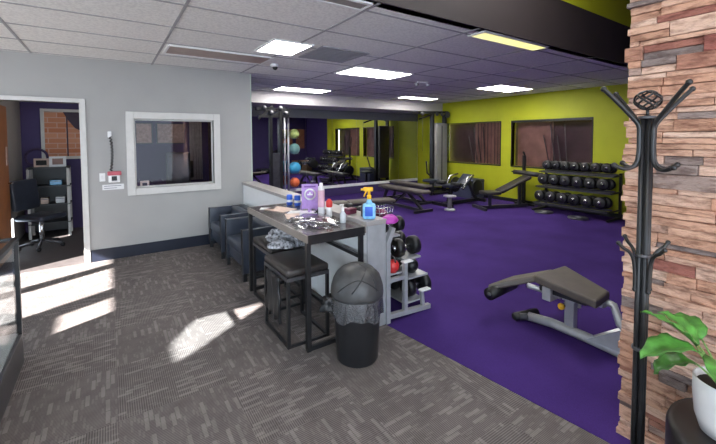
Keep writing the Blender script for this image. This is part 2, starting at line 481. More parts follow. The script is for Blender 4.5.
# ceilings
b = MB(); b.box(-4, GX + .1, FY + 0.02, 9.1, H, H + 0.1)
struct('ceiling', b, 'tile')
b = MB(); b.box(-4.1, GX + .1, -3, FY, HH, HH + 0.1)
struct('ceiling_high', b, 'white')
LX = [-3.2, -1.98, -0.74, 0.52, 1.74, 2.92, 4.08, 5.2, 6.3, 7.46]
LY = [2.47, 3.14, 3.81, 4.47, 5.13, 5.80, 6.20, 6.86, 7.46]
BKY = 7.78     # bulkhead in front of the mirrors
b = MB()
for x in LX: b.box(x - .011, x + .011, FY + .02, 7.78, H - .006, H + .002)
for y in LY: b.box(-4, GX, y - .011, y + .011, H - .005, H + .002)
struct('trim_1', b, 'grid')
# fascia: black band with lime above
struct('wall_fascia', MB().box(-4, GX, FY, FY + .10, H, 3.17), 'soffit')
struct('wall_upper', MB().box(-4, GX, FY + .005, FY + .10, 3.17, HH), 'lime')

# back wall of the lobby with doorway and inner window
DX0, DX1, DZ = -1.21, -0.29, 2.06
NX0, NX1, NZ0, NZ1 = 0.285, 1.315, 0.925, 1.875
b = MB(); b.wally(-4, 1.885, WY, WY + .13, 0, H, [(DX0, DX1, 0, DZ), (NX0, NX1, NZ0, NZ1)])
struct('wall_back', b, 'wall_grey')
def frame_y(x0, x1, z0, z1, wd, y0, y1, bottom=True):
    b = MB()
    zb = z0 - wd if bottom else z0
    b.box(x0 - wd, x0, y0, y1, zb, z1 + wd); b.box(x1, x1 + wd, y0, y1, zb, z1 + wd)
    b.box(x0, x1, y0, y1, z1, z1 + wd)
    if bottom: b.box(x0, x1, y0, y1, z0 - wd, z0)
    return b
fr = frame_y(DX0, DX1, 0, DZ, .052, WY - .02, WY + .15, False)
fr.box(DX0, DX0 + .015, WY, WY + .13, 0, DZ); fr.box(DX1 - .015, DX1, WY, WY + .13, 0, DZ)
struct('door_1', fr, 'cream_trim', 0.004)
fr = frame_y(NX0, NX1, NZ0, NZ1, .095, WY - .022, WY + .15)
win = struct('window_1', fr, 'cream_trim', 0.005)
struct('window_pane', MB().box(NX0, NX1, WY + .06, WY + .066, NZ0, NZ1), 'darkglass', parent=win)
struct('window_sash', frame_y(NX0 + .02, NX1 - .02, NZ0 + .02, NZ1 - .02, .02, WY + .05, WY + .08), 'cream_trim', parent=win)
b = MB().box(-4, DX0 - .07, WY - .012, WY, 0, .155).box(DX1 + .052, 1.74, WY - .012, WY, 0, .155)
struct('baseboard_back', b, 'navy')
# corner post at the free end of the wall
struct('trim_2', MB().box(1.885, 1.905, WY - .004, WY + .134, 0, H), mat('pale green corner bead', (0.42, 0.50, 0.44), 0.5, var=0.03))
# gym left side wall (back of the office)
struct('wall_side', MB().box(1.80, 1.90, WY + .135, 9.0, 0, H), 'slate')

# half wall
hw = MB().box(1.745, 1.92, 2.46, WY - .015, 0, .875)
struct('wall_half', hw, 'white', 0.003)
struct('trim_3', MB().box(1.725, 1.94, 2.44, WY - .002, .875, .915), mat('grey brown cap laminate', (0.34, 0.32, 0.31), 0.35, var=0.08), 0.004)
struct('trim_4', MB().box(1.74, 1.93, 2.445, 2.462, 0, .875), 'silver', 0.003)

# mirror wall
b = MB().box(1.9, GX + .1, MY + .012, MY + .14, 0, H)
struct('wall_far', b, mat('pinkish white paint', (0.62, 0.59, 0.60), 0.6, var=0.03))
struct('wall_far_lower', MB().box(1.9, GX, MY - .004, MY + .012, 0, .22), 'purple_wall')
struct('wall_bulkhead', MB().box(1.9, GX, BKY, MY + .01, 2.37, H - .001), mat('pinkish white bulkhead paint', (0.66, 0.62, 0.63), 0.6, var=0.03))
struct('wall_far_upper', MB().box(1.9, GX, MY - .004, MY + .012, 2.135, 2.37), mat('mid grey paint', (0.20, 0.20, 0.22), 0.6, var=0.03))
XS = [1.92, 2.72, 3.52, 4.31, 5.11, 5.91, 6.70, 7.49, 8.28]
ordn = ['first', 'second', 'third', 'fourth', 'fifth', 'sixth', 'seventh', 'eighth']
for i, (a, c) in enumerate(zip(XS, XS[1:])):
    k = 7 - i
    o = MB().box(a + .002, c - .002, MY, MY + .008, .28, 2.135).build('wall_mirror', 'mirror', None, 0.0)
    tag(o, 'tall frameless mirror sheet on the far gym wall, %s from the lime wall' % ordn[k], 'mirror', 'mirror sheets on the far gym wall')
o = MB().box(1.92, GX - .02, MY - .03, MY - .002, .225, .30).build('mirror_rail', 'white')
tag(o, 'long pale metal rail carrying the bottom edge of the gym mirrors', 'rail')

# lime wall with two dark windows
GW = [(5.80, 7.62), (3.64, 5.47)]
struct('wall_right_end', MB().box(GX - .004, GX + .14, .77, 2.86, 0, HH), 'purple_wall')
b = MB().wallx(GX, GX + .14, 2.86, 9.1, 0, HH, [(GW[0][0], GW[0][1], .90, 2.0), (GW[1][0], GW[1][1], .90, 1.97)])
struct('wall_right', b, 'lime')
for i, (a, c) in enumerate(GW):
    b = MB()
    t = .022
    b.box(GX - .012, GX + .10, a - t, a, .9 - t, 2.0 + t); b.box(GX - .012, GX + .10, c, c + t, .9 - t, 2.0 + t)
    b.box(GX - .012, GX + .10, a, c, 2.0 if i == 0 else 1.97, 2.0 + t); b.box(GX - .012, GX + .10, a, c, .9 - t, .9)
    wn = struct('window_%d' % (i + 2), b, 'plastic_black')
    struct('window_pane', MB().box(GX + .04, GX + .046, a, c, .9, 2.0), 'darkglass', parent=wn)
    bl = MB()
    if i == 0:
        n = 9
        for k in range(n):
            y = a + .02 + k * .105
            bl.box(-.052, .052, -.002, .002, .90, 2.0, TR((GX + .16, y, 0), rz=1.35 + .12 * math.sin(k * 2.3)))
    else:
        bl.box(GX + .17, GX + .18, a + .95, c - .05, .9, 1.97)
        bl.box(GX + .16, GX + .19, a + .90, a + .93, .9, 1.97)
    struct('window_blind', bl, 'brown', parent=wn)
    bl = MB()
    for k in range(4):
        bl.tube([(GX + .12, a + .55 + .13 * k, .95), (GX + .12, a + .62 + .16 * k, 1.9 - .25 * (k % 2))], .012, 6)
    struct('window_reflection_streaks', bl, 'gun', parent=wn)  # slanted grey tubes imitating streaks reflected in the window glass
    struct('window_back', MB().box(GX + .24, GX + .25, a - .1, c + .1, .8, 2.1), 'umber', parent=wn)
struct('baseboard_right', MB().box(GX - .012, GX, .8, MY, 0, .09), 'plastic_black')

# gym back wall (purple, seen in the mirrors), joined to the stone pillar
b = MB().wally(2.40, GX, .64, .77, 0, HH, [])
struct('wall_purple', b, 'purple_wall')
for i, (a, c) in enumerate([(7.0, 7.5), (7.7, 8.15)]):
    o = MB().box(a, c, .772, .79, 1.1, 2.05).build('window_shade', 'tan')
    o['kind'] = 'structure'; o.name = 'window_%d' % (i + 4)

# stone wall: irregular ledge stones, one mesh
SX = 2.26
st = MB(); z = 0.0; rnd = random.Random(3)
while z < HH - .02:
    hgt = rnd.choice([.026, .033, .04, .048, .058, .072])
    y = .822 + rnd.uniform(-.006, .008); first = True
    while y > -2.9:
        ln = rnd.uniform(.09, .42) * (0.5 if first else 1)
        prot = rnd.uniform(0, .022) + (.006 if hgt < .05 else 0)
        # two thin stones sometimes share one course
        parts = [(z, z + hgt)] if hgt < .055 or rnd.random() < .5 else [(z, z + hgt * .5), (z + hgt * .5, z + hgt)]
        for za, zb in parts:
            p2 = prot + rnd.uniform(-.004, .004)
            e = .0012
            x0 = SX - p2; j = lambda: rnd.uniform(-.0035, .0035)
            ye = y if not first else y + rnd.uniform(-.008, .008)
            vs = [(SX + .1, y - ln + e, za + e), (x0 + j(), y - ln + e, za + e + j() * .5), (x0 + j(), ye - e, za + e), (SX + .1, ye - e, za + e),
                  (SX + .1, y - ln + e, zb - e), (x0 + j(), y - ln + e, zb - e), (x0 + j(), ye - e, zb - e + j() * .5), (SX + .1, ye - e, zb - e)]
            st.add(vs, [(0, 3, 2, 1), (4, 5, 6, 7), (0, 1, 5, 4), (1, 2, 6, 5), (2, 3, 7, 6), (3, 0, 4, 7)])
        y -= ln; first = False
    z += hgt
struct('wall_stone', st, 'stone', 0.0025)
struct('wall_stone_core', MB().box(SX + .035, 2.60, -3, .81, 0, HH), mat('dark mortar', (0.12, 0.08, 0.06), 0.9))

# left storefront wall: sun comes through it
holes = [(2.03, 2.44, 2.22, 2.48), (2.70, 3.46, .05, 2.48), (3.66, 4.55, .05, 2.48)]
b = MB().wallx(-4.03, -4, -3, WY, 0, HH, holes + [(-2.2, -.9, .3, 2.4)] + [(.68, 1.18, 2.70, 3.22)])
struct('wall_left', b, 'wall_grey')
# added unseen plates cropping the high opening to shape the sun patch
def yz(poly, x0, x1):
    n = len(poly)
    vs = [(x0, y, z) for y, z in poly] + [(x1, y, z) for y, z in poly]
    return vs, [tuple(range(n)), tuple(reversed(range(n, 2 * n)))] + [(k, n + k, n + (k + 1) % n, (k + 1) % n) for k in range(n)]
b = MB()
for poly in ([(1.2, 2.80), (1.2, 3.24), (.83, 3.24)], [(.67, 2.68), (.67, 3.24), (.84, 3.24)], [(.96, 2.68), (1.2, 2.68), (1.2, 2.84)]):
    b.add(*yz(poly, -4.0, -3.98))
struct('trim_sun_mask', b, 'black_metal')
# wall behind the viewer with shop windows
b = MB().wally(-4.1, GX, -3.15, -3, 0, HH, [(-3.4, -1.0, .4, 2.9), (-.6, 1.9, .1, 3.1)])
struct('wall_front', b, 'wall_grey')
struct('wall_gym_front', MB().box(2.6, GX, -3, -2.9, 0, HH), 'purple_wall')

# office behind the lobby wall
struct('wall_office_back', MB().wally(-1.5, 1.93, 8.35, 8.47, 0, H, []), 'purple_wall')
struct('wall_office_left', MB().wallx(-1.26, -1.23, WY + .13, 8.35, 0, H, [(6.65, 6.95, .12, .40), (7.05, 7.5, .12, .42)]), 'wall_grey')
struct('wall_office_right', MB().box(1.76, 1.80, WY + .13, 8.35, 0, H), mat('dark umber paint', (0.07, 0.05, 0.045), 0.6))
struct('ceiling_office', MB().box(-1.4, 1.8, WY + .13, 8.4, H - .02, H - .007), 'white')
wn = struct('window_6', frame_y(-.92, -.36, 1.30, 2.08, .05, 8.31, 8.35), 'cream_trim', 0.004)
struct('window_view', MB().box(-.92, -.36, 8.335, 8.345, 1.30, 2.08), 'brick', parent=wn)
struct('window_bar', MB().box(-.62, -.60, 8.315, 8.33, 1.30, 2.08).prism([(-.66, 2.08), (-.36, 2.08), (-.36, 1.72), (-.50, 1.80), (-.60, 1.95)], 0, .01, TR((0, 8.33, 0), rx=PI / 2)), mat('dark plum blind', (0.06, 0.04, 0.07), 0.7), parent=wn)  # dark bar and irregular dark piece over the brick view
pale = mat('pale brick beyond the glass', (0.55, 0.42, 0.38), 0.9, var=0.2, scale=20)
for i, (a, c) in enumerate([(.44, .70), (.80, 1.28)]):
    wn = struct('window_%d' % (7 + i), frame_y(a, c, 1.52, 1.90, .02, 8.31, 8.35), 'slate')
    struct('window_view', MB().box(a, c, 8.335, 8.345, 1.52, 1.90), pale, parent=wn)

# ------------------------------------------------------------------ ceiling lights
def light(x0, x1, y0, y1, label, m='panel_white', z=H):
    t = thing('ceiling_light', label, 'light', ((x0 + x1) / 2, (y0 + y1) / 2, z), 0)
    a, c = (x1 - x0) / 2, (y1 - y0) / 2
    fr = MB()
    fr.box(-a, a, -c, -c + .025, -.016, 0); fr.box(-a, a, c - .025, c, -.016, 0)
    fr.box(-a, -a + .025, -c + .025, c - .025, -.016, 0); fr.box(a - .025, a, -c + .025, c - .025, -.016, 0)
    fr.build('frame', 'white', t)
    MB().box(-a + .025, a - .025, -c + .025, c - .025, -.012, -.004).build('diffuser', m, t)
    return t
light(1.43, 1.90, 3.66, 4.28, 'small square lit ceiling panel above the bar table')
light(2.95, 4.06, 4.42, 5.04, 'long lit ceiling panel above the open gym floor, beside the smoke detector')
light(6.32, 7.44, 4.40, 5.04, 'long lit ceiling panel closest to the lime wall windows')
light(2.84, 4.00, 6.90, 7.42, 'long lit ceiling panel in front of the mirrors near the medicine balls')
light(6.05, 7.20, 6.86, 7.24, 'long lit ceiling panel in front of the mirrors near the tall weight machine')
light(3.02, 4.16, 2.29, 2.50, 'narrow yellowish ceiling light along the black soffit', 'panel_yellow')
light(-1.3, -.1, -.3, .3, 'added unseen fill panel in the high ceiling over the entrance, storefront side', 'panel_high_fill', HH)  # added out of view to brighten the lime upper wall and lobby
light(2.6, 3.8, 1.15, 1.75, 'added unseen fill panel in the high ceiling behind the stone wall', 'panel_high_fill', HH)  # second panel added out of view for the same fill
light(.56, 1.76, 4.52, 4.98, 'unlit bronze ceiling light near the grey back wall', 'bronze_lens')
light(.54, 1.70, 2.31, 2.47, 'unlit beige light fitting at the edge of the dropped ceiling beside the black soffit', 'beige_vent')
t = thing('security_camera', 'small dome camera on the ceiling between two lights', 'camera', (1.93, 4.93, H))
MB().lathe([(.045, 0), (.055, -.012), (.05, -.035), (.03, -.04)][::-1], 20).build('housing', 'white', t)
MB().ball((.01, 0, -.045), .036).build('lens_dome', 'plastic_black', t)
t = thing('emergency_light', 'small twin head emergency light on the gym ceiling', 'light', (4.75, 4.95, H), -.3)
MB().rbox(-.10, .10, -.03, .03, -.035, 0, .008).build('housing', 'white', t)
for s in (-1, 1):
    MB().lathe([(.012, 0), (.032, .01), (.036, .05), (.03, .055)], 14, T=TR((s * .13, -.02, -.05), rx=-1.9, rz=s * .6)).build('lamp_head', 'silver', t)
t = thing('air_vent', 'square slatted grey air vent beside the small lit ceiling panel', 'vent', (2.32, 3.98, H))
b = MB()
for k in range(9): b.box(-.30, .30, -.29 + k * .066, -.26 + k * .066, -.012, -.004, None)
b.box(-.32, -.30, -.32, .32, -.014, 0); b.box(.30, .32, -.32, .32, -.014, 0); b.box(-.3, .3, .30, .32, -.014, 0); b.box(-.3, .3, -.32, -.30, -.014, 0)
b.build('grille', 'grid', t)
MB().box(-.30, .30, -.30, .30, -.003, -.001).build('backing', mat('grey vent back', (0.36, 0.36, 0.37), 0.7), t)

# ------------------------------------------------------------------ intercom on the wall
t = thing('intercom', 'red and white intercom box with a coiled black cord beside the doorway', 'intercom', (.045, WY, 1.10))
MB().rbox(-.065, .065, -.035, 0, -.075, .045, .012).build('box', 'white', t)
MB().rbox(-.075, .08, -.045, -.02, .02, .075, .01).build('red_cover', 'pink', t)
MB().box(-.03, .03, -.039, -.034, -.05, .01).build('keypad', 'plastic_black', t)
pts = []
for k in range(120):
    a = k / 119; pts.append((-.035 + .02 * math.sin(a * 3) + .012 * math.cos(a * 70), -.02 + .010 * math.sin(a * 70), .08 + .46 * a))
MB().tube(pts, .007, 6).build('cord', 'plastic_black', t)
MB().rbox(-.06, -.015, -.03, 0, .52, .60, .008).build('cord_mount', 'white', t)
t = thing('wall_switch', 'small white switch plate beside the intercom', 'switch', (-.085, WY, 1.10))
MB().rbox(-.032, .032, -.008, 0, -.055, .055, .004).build('plate', 'white', t)
MB().box(-.012, .012, -.013, -.008, -.025, .025).build('toggle', 'paper', t)
t = thing('wall_placard', 'small white placard fixed under the intercom', 'sign', (.03, WY, .965))
MB().box(-.12, .12, -.006, 0, -.035, .035).build('panel', 'paper', t)
for k in range(2): MB().box(-.10, .09 - .05 * k, -.0075, -.006, .012 - .028 * k, .018 - .028 * k).build('printed_line', 'slate', t)

# ------------------------------------------------------------------ display case at the left edge
CX1, CY1 = -.55, 3.49
t = thing('display_case', 'glass display case with a black frame on a dark base beside the doorway', 'display case', (CX1, CY1, 0))
MB().box(-.62, 0, -2.1, 0, 0, .22).build('base', mat('charcoal laminate', (0.055, 0.055, 0.06), 0.3, var=0.15), t, .004)
MB().box(-.60, -.02, -2.08, -.02, .221, .232).build('deck', 'wall_grey', t)
f_ = MB()
for x, y in ((-.016, -.016), (-.604, -.016), (-.016, -2.084), (-.604, -2.084)):
    f_.box(x - .016, x + .016, y - .016, y + .016, .22, .90)
for z in (.885,):
    f_.box(-.60, -.02, -.032, 0, z, z + .026); f_.box(-.60, -.02, -2.1, -2.07, z, z + .026)
    f_.box(-.03, 0, -2.09, 0, z, z + .026); f_.box(-.62, -.59, -2.09, 0, z, z + .026)
f_.build('frame', 'black_metal', t)
MB().box(-.59, -.03, -.018, -.012, .232, .885).build('end_pane', 'glass', t)
MB().box(-.018, -.012, -2.07, -.03, .232, .885).build('side_pane', 'glass', t)
MB().box(-.59, -.03, -2.07, -.03, .896, .904).build('top_pane', 'glass', t)

# ------------------------------------------------------------------ armchairs
def armchair(name, label, loc, wd):
    """faces -X; local origin at front far corner... x 0..0.52, y 0..wd"""
    t = thing(name, label, 'armchair', loc, 0, 'black armchairs along the half wall')
    aw = .055
    for y in (0, wd - aw):
        MB().rbox(0, .52, y, y + aw, .09, .585, .012).build('arm_panel', 'vinyl', t)
        MB().box(.0, .012, y - .001, y + aw + .001, .085, .588).build('arm_edging', 'gun', t)
    MB().rbox(.03, .52, aw, wd - aw, .13, .27, .015).build('seat_base', 'vinyl', t)
    MB().rbox(.005, .44, aw + .005, wd - aw - .005, .27, .39, .035).build('seat_cushion', 'vinyl', t)
    MB().rbox(.41, .52, aw, wd - aw, .27, .60, .03).build('back_panel', 'vinyl', t)
    MB().rbox(.30, .43, aw + .01, wd - aw - .01, .38, .585, .035).build('back_cushion', 'vinyl', t)
    for x in (.03, .49):
        for y in (.03, wd - .03):
            MB().box(x - .02, x + .02, y - .02, y + .02, 0, .10).build('leg', 'plastic_black', t)
    return t
armchair('armchair', 'black vinyl box armchair nearest the grey back wall', (1.19, 5.02, 0), .71)
armchair('armchair', 'black vinyl box armchair between the bar table and the other armchair', (1.19, 4.06, 0), .74)

# ------------------------------------------------------------------ bar table
t = thing('bar_table', 'tall bar table with black square tube legs pushed along the white half wall', 'table', (1.185, 2.44, 0))
TW, TL, TH = .535, 1.40, .88
MB().box(.012, TW - .012, .012, TL - .012, TH - .03, TH).build('tabletop', 'tabletop', t, .002)
e = MB()
e.box(0, .012, 0, TL, TH - .055, TH + .001); e.box(TW - .012, TW, 0, TL, TH - .055, TH + .001)
e.box(.012, TW - .012, TL - .012, TL, TH - .055, TH + .001)
e.build('edge_band', 'tableedge', t)
MB().box(.012, TW - .012, 0, .012, TH - .07, TH + .001).build('end_band', 'black_metal', t)
for x in (.018, TW - .04):
    for y in (.018, TL - .04):
        MB().box(x - .017, x + .017, y - .017, y + .017, 0, TH - .03).build('leg', 'black_metal', t)
rl = MB(); rl.box(.035, TW - .055, .005, .033, .0, .032).box(.035, TW - .055, TL - .055, TL - .03, .0, .032)
rl.box(TW - .055, TW - .027, .035, TL - .055, .0, .03)
rl.box(TW - .055, TW - .027, .035, TL - .055, .62, .65)
rl.build('rail', 'black_metal', t)

# ------------------------------------------------------------------ stools
def stool(label, loc):
    t = thing('bar_stool', label, 'stool', loc, 0, 'backless bar stools at the bar table')
    L_, W_, hh = .50, .36, .60
    MB().rbox(0, W_, 0, L_, hh - .055, hh, .018).build('seat', 'seatvinyl', t)
    fr = MB(); fr.box(0, W_, 0, .022, hh - .085, hh - .055).box(0, W_, L_ - .022, L_, hh - .085, hh - .055)
    fr.box(0, .022, .022, L_ - .022, hh - .085, hh - .055).box(W_ - .022, W_, .022, L_ - .022, hh - .085, hh - .055)
    fr.build('seat_frame', 'gun', t)
    for x in (.012, W_ - .012):
        for y in (.012, L_ - .012):
            MB().box(x - .012, x + .012, y - .012, y + .012, 0, hh - .085).build('leg', 'black_metal', t)
    for x in (.012, W_ - .012):
        MB().box(x - .01, x + .01, .024, L_ - .024, .0, .022).build('floor_rail', 'black_metal', t)
    MB().box(.024, W_ - .024, L_ - .022, L_ - .002, .16, .18).build('footrest', 'black_metal', t)
    MB().box(.024, W_ - .024, .002, .022, .0, .02).build('footrest', 'black_metal', t)
    return t
stool('near bar stool with a bare dark seat next to the trash can', (1.08, 2.56, 0))
stool('far bar stool under the table with patterned cloth bunched on its seat', (1.19, 3.20, 0))
# dark jacket hanging on the near stool
def crumple(name, c, sx, sy, sz, m, label=None, cat=None, seed=1, nu=36, nv=20, amp=.35, fl=True):
    rn = random.Random(seed); ph = [(rn.uniform(2, 9), rn.uniform(2, 9), rn.uniform(0, 6)) for _ in range(9)]
    vs = []; fs = []
    for i in range(nv + 1):
        th = PI * i / nv
        for k in range(nu):
            a = 2 * PI * k / nu
            d = Vector((math.sin(th) * math.cos(a), math.sin(th) * math.sin(a), -math.cos(th)))
            q = 1 + amp * sum(math.sin(p[0] * d.x * 1.6 + p[1] * d.y * 1.6 + p[2] + d.z * (p[0] - p[1])) for p in ph) / 5
            z = d.z * q
            if fl and z < -.35: z = -.35
            vs.append((c[0] + d.x * q * sx, c[1] + d.y * q * sy, c[2] + (z + .35) * sz))
    for i in range(nv):
        for k in range(nu):
            fs.append((i * nu + k, i * nu + (k + 1) % nu, (i + 1) * nu + (k + 1) % nu, (i + 1) * nu + k))
    b = MB(); b.add(vs, fs, None, True)
    o = b.build(name, m)
    if label: tag(o, label, cat)
    return o
crumple('patterned_cloth', (1.40, 3.27, .602), .15, .20, .085, 'cloth', 'bunched grey and white patterned cloth lying on the far stool', 'cloth', 4, 64, 40, .5)
dj = []
for i in range(15):
    for k in range(9):
        a = i / 14; dj.append((1.073 - .02 - .012 * math.sin(k * 2.1 + a * 3), 2.66 + k * .035 + .01 * math.sin(a * 9), .52 - .36 * a * (1 - .06 * (k % 3))))
fs = [(i * 9 + k, i * 9 + k + 1, (i + 1) * 9 + k + 1, (i + 1) * 9 + k) for i in range(14) for k in range(8)]
b = MB(); b.add(dj, fs, None, True)
o = b.build('hanging_bag', 'plastic_black'); tag(o, 'dark cloth bag hanging down the side of the near bar stool', 'bag')
sd = o.modifiers.new('thickness', 'SOLIDIFY'); sd.thickness = .02

# ------------------------------------------------------------------ trash can
t = thing('trash_can', 'round black trash can with dome lid and bag folded over the rim', 'trash can', (1.47, 2.20, 0))
MB().lathe([(.145, 0), (.150, .01), (.172, .40), (.178, .42), (.178, .43), (.160, .43), (.14, .05), (.001, .04)], 40, cap=False).build('body', 'plastic_black', t)
def bag_skirt(r0, rows, nseg, seed, amp):
    rn_ = random.Random(seed); vs = []; fs = []
    ph = [rn_.uniform(0, 6.28) for _ in range(6)]
    for i, (r, z) in enumerate(rows):
        fr = 1 - i / (len(rows) - 1)
        for k in range(nseg):
            a = 2 * PI * k / nseg
            q = 1 + amp * fr * (math.sin(11 * a + ph[0]) + .7 * math.sin(19 * a + ph[1] + 2 * fr) + .4 * math.sin(31 * a + ph[2]))
            zz = z + (.016 * math.sin(5 * a + ph[3]) + .010 * math.sin(9 * a + ph[4])) * fr
            vs.append((r * q * math.cos(a), r * q * math.sin(a), zz))
    for i in range(len(rows) - 1):
        for k in range(nseg): fs.append((i * nseg + k, i * nseg + (k + 1) % nseg, (i + 1) * nseg + (k + 1) % nseg, (i + 1) * nseg + k))
    b = MB(); b.add(vs, fs, None, True); return b
rn = random.Random(5)
BAGM = mat('shiny grey bin bag', (0.04, 0.04, 0.045), 0.10, var=0.2, scale=20, spec=1.0, bump=.9)
o = bag_skirt(.19, [(.192, .335), (.193, .36), (.192, .39), (.190, .42), (.188, .45), (.182, .475), (.176, .49)], 160, 5, .022).build('bin_bag', BAGM, t)
crumpl = crumple('bag_knot', (-.17, .10, .36), .055, .05, .07, 'plastic_black', seed=8, nu=24, nv=14, amp=.5); crumpl.parent = t
MB().lathe([(.178, .465), (.190, .47), (.193, .49), (.189, .535), (.175, .585), (.15, .628), (.115, .661), (.07, .682), (.03, .690), (.001, .691)], 48, cap=False).build('dome_lid', 'plastic_grey', t)
sm = MB()
def dome_pt(az, el):
    r = .186 * math.cos(el); return (r * math.cos(az), r * math.sin(az), .522 + .168 * math.sin(el))
sm.tube([dome_pt(-2.35 + k * .075, .12 + .98 * math.sin(PI * k / 30)) for k in range(31)], .006, 6)
sm.tube([dome_pt(-3.0 + k * .06, .02 + .60 * math.sin(PI * k / 30)) for k in range(31)], .005, 6)
sm.tube([dome_pt(-1.35, .05 + 1.4 * k / 20) for k in range(21)], .005, 6)
sm.build('flap_seam', 'plastic_black', t)

# ------------------------------------------------------------------ things on the table (top z .88) and the cap (z .915)
TZ = .882
def paper(name, x, y, sx, sy, rz, m, label, dz=0):
    o = MB().box(-sx / 2, sx / 2, -sy / 2, sy / 2, 0, .004).build(name, m)
    o.location = (x, y, TZ + dz); o.rotation_euler = (0, 0, rz); tag(o, label, 'paper'); return o
paper('magazine', 1.42, 3.52, .20, .27, .4, 'paper_tan', 'peach tinted magazine lying at the far end of the bar table')
paper('leaflet', 1.40, 3.14, .15, .22, -.3, 'paper_tan', 'peach leaflet lying closest to the long front edge of the table')
paper('leaflet', 1.33, 3.63, .10, .15, 1.1, 'paper', 'small white leaflet at the far corner of the bar table')
paper('flyer', 1.51, 3.27, .14, .20, .9, 'paper', 'white flyer lying in front of the lilac sign')
for k, (x, y, lb) in enumerate([(1.60, 3.95 - .25, 'blue and white can closer to the grey wall'), (1.65, 3.61, 'blue and white can closer to the lilac sign')]):
    tt = thing('drink_can', lb, 'can', (x, y, TZ))
    MB().lathe([(.026, 0), (.033, .006), (.033, .10), (.026, .112), (.001, .112)], 20, cap=False).build('can_body', 'blue', tt)
    MB().lathe([(.0335, .035), (.0337, .04), (.0337, .055), (.0335, .06)], 20, cap=False).build('white_band', 'paper', tt)
# lilac sign
tt = thing('table_sign', 'lilac upright card sign with a round emblem on the bar table', 'sign', (1.565, 3.14, TZ), -.45)
TS = TR((0, 0, .0), rx=-.12)
MB().box(-.078, .078, -.003, .003, .05, .285, TS).build('card', 'lilac', tt)
MB().lathe([(.055, 0), (.055, .003)], 28, T=TR((0, -.0085, .19), rx=PI / 2 - .12)).build('emblem_ring', 'paper', tt)
MB().lathe([(.040, 0), (.040, .003)], 28, T=TR((0, -.012, .19), rx=PI / 2 - .12)).build('emblem_centre', 'lilac', tt)
e = MB(); e.box(-.025, .025, -.016, -.013, .18, .195); e.box(-.008, .008, -.016, -.013, .165, .21); e.build('emblem_mark', 'paper', tt)
e = MB(); e.box(-.055, .055, -.006, -.003, .252, .266, TS); e.build('heading_bar', 'deep_purple', tt)
for k in range(9):
    pass
lc = MB()
for k in range(14):
    lc.box(-.10 + rn.uniform(0, .02) + k * .0135, -.09 + k * .0135 + .008, -.02, -.015, .02, .10 + .03 * math.sin(k * 2))
lc.build('frilled_stand', 'lilac', tt)
MB().box(-.10, .10, -.06, .05, 0, .02).build('base', 'paper', tt)
# tall white canister with a pink top half and red ball
tt = thing('wipes_canister', 'tall slim white and pink dispenser beside the lilac sign', 'dispenser', (1.60, 2.98, TZ))
MB().lathe([(.026, 0), (.030, .005), (.030, .25), (.022, .265), (.014, .31), (.001, .312)], 20, cap=False).build('body', 'paper', tt)
MB().lathe([(.031, .09), (.0315, .10), (.0315, .24), (.031, .245)], 20, cap=False).build('pink_label', mat('pale pink label', (0.70, 0.42, 0.52), 0.5), tt)
tt = thing('red_bottle', 'small red squeeze bottle with a clear base beside the slim dispenser', 'bottle', (1.655, 2.93, TZ))
MB().lathe([(.022, 0), (.026, .005), (.026, .09), (.001, .09)], 16, cap=False).build('base', 'paper', tt)
MB().lathe([(.026, .09), (.03, .10), (.03, .14), (.012, .165), (.001, .166)], 16, cap=False).build('cap', 'red', tt)
crumple('cable_bundle', (1.62, 3.07, TZ), .035, .03, .03, 'plastic_black', 'black tangle of cable at the foot of the lilac sign', 'cable', 9, 30, 16, .5)
crumple('clear_wrap', (1.42, 2.80, TZ), .17, .24, .035, 'bag', 'crumpled clear plastic wrap covering the near half of the bar table', 'plastic wrap', 12, 60, 30, .35)
# small clear sprayer
tt = thing('pump_bottle', 'small clear pump bottle at the near end of the bar table', 'bottle', (1.635, 2.66, TZ))
MB().lathe([(.022, 0), (.026, .006), (.026, .075), (.012, .095), (.012, .10), (.001, .10)], 18, cap=False).build('bottle', mat('frosted clear plastic', (0.55, 0.57, 0.60), 0.25, var=.05), tt)
MB().lathe([(.012, .10), (.012, .125), (.006, .128), (.006, .15), (.001, .151)], 12, cap=False).build('pump', 'paper', tt)
MB().box(-.03, .008, -.006, .006, .148, .158).build('nozzle', 'paper', tt)
# blue trigger spray on the end of the half wall
tt = thing('spray_bottle', 'light blue spray bottle with a yellow trigger on the half wall end', 'spray bottle', (1.81, 2.52, .916), -.62)
MB().rbox(-.055, .055, -.035, .035, 0, .135, .022).build('bottle', 'sky_liquid', tt)
MB().lathe([(.035, .13), (.022, .15), (.016, .165), (.016, .175)], 16).build('neck', 'sky_liquid', tt)
MB().rbox(-.035, .03, -.037, -.033, .03, .11, .004).build('blue_label', 'blue', tt)
MB().lathe([(.018, .17), (.019, .20), (.014, .205)], 16).build('collar', 'yellow', tt)
sp = MB(); sp.rbox(-.05, .035, -.014, .014, .235, .272, .010); sp.tube([(0, 0, .20), (0, 0, .245)], .012, 10); sp.tube([(-.045, 0, .252), (-.07, 0, .25)], .009, 10)
sp.build('spray_head', 'yellow', tt)
MB().tube([(-.02, 0, .24), (-.035, 0, .215), (-.045, 0, .19)], .006, 8).build('trigger', 'yellow', tt)
tt = thing('grip_bottle', 'dark bottle with a looped handle behind the blue spray bottle', 'bottle', (1.84, 2.63, .916), .4)
MB().lathe([(.03, 0), (.034, .006), (.034, .08), (.018, .11), (.001, .112)], 18, cap=False).build('bottle', 'gun', tt)
MB().tube([(.03, 0, .095), (.07, 0, .09), (.085, 0, .06), (.075, 0, .03), (.035, 0, .02)], .006, 8).build('handle', 'chrome', tt)
tt = thing('card_box', 'small dark red box on the half wall cap behind the pump bottle', 'box', (1.80, 2.80, .916), .2)
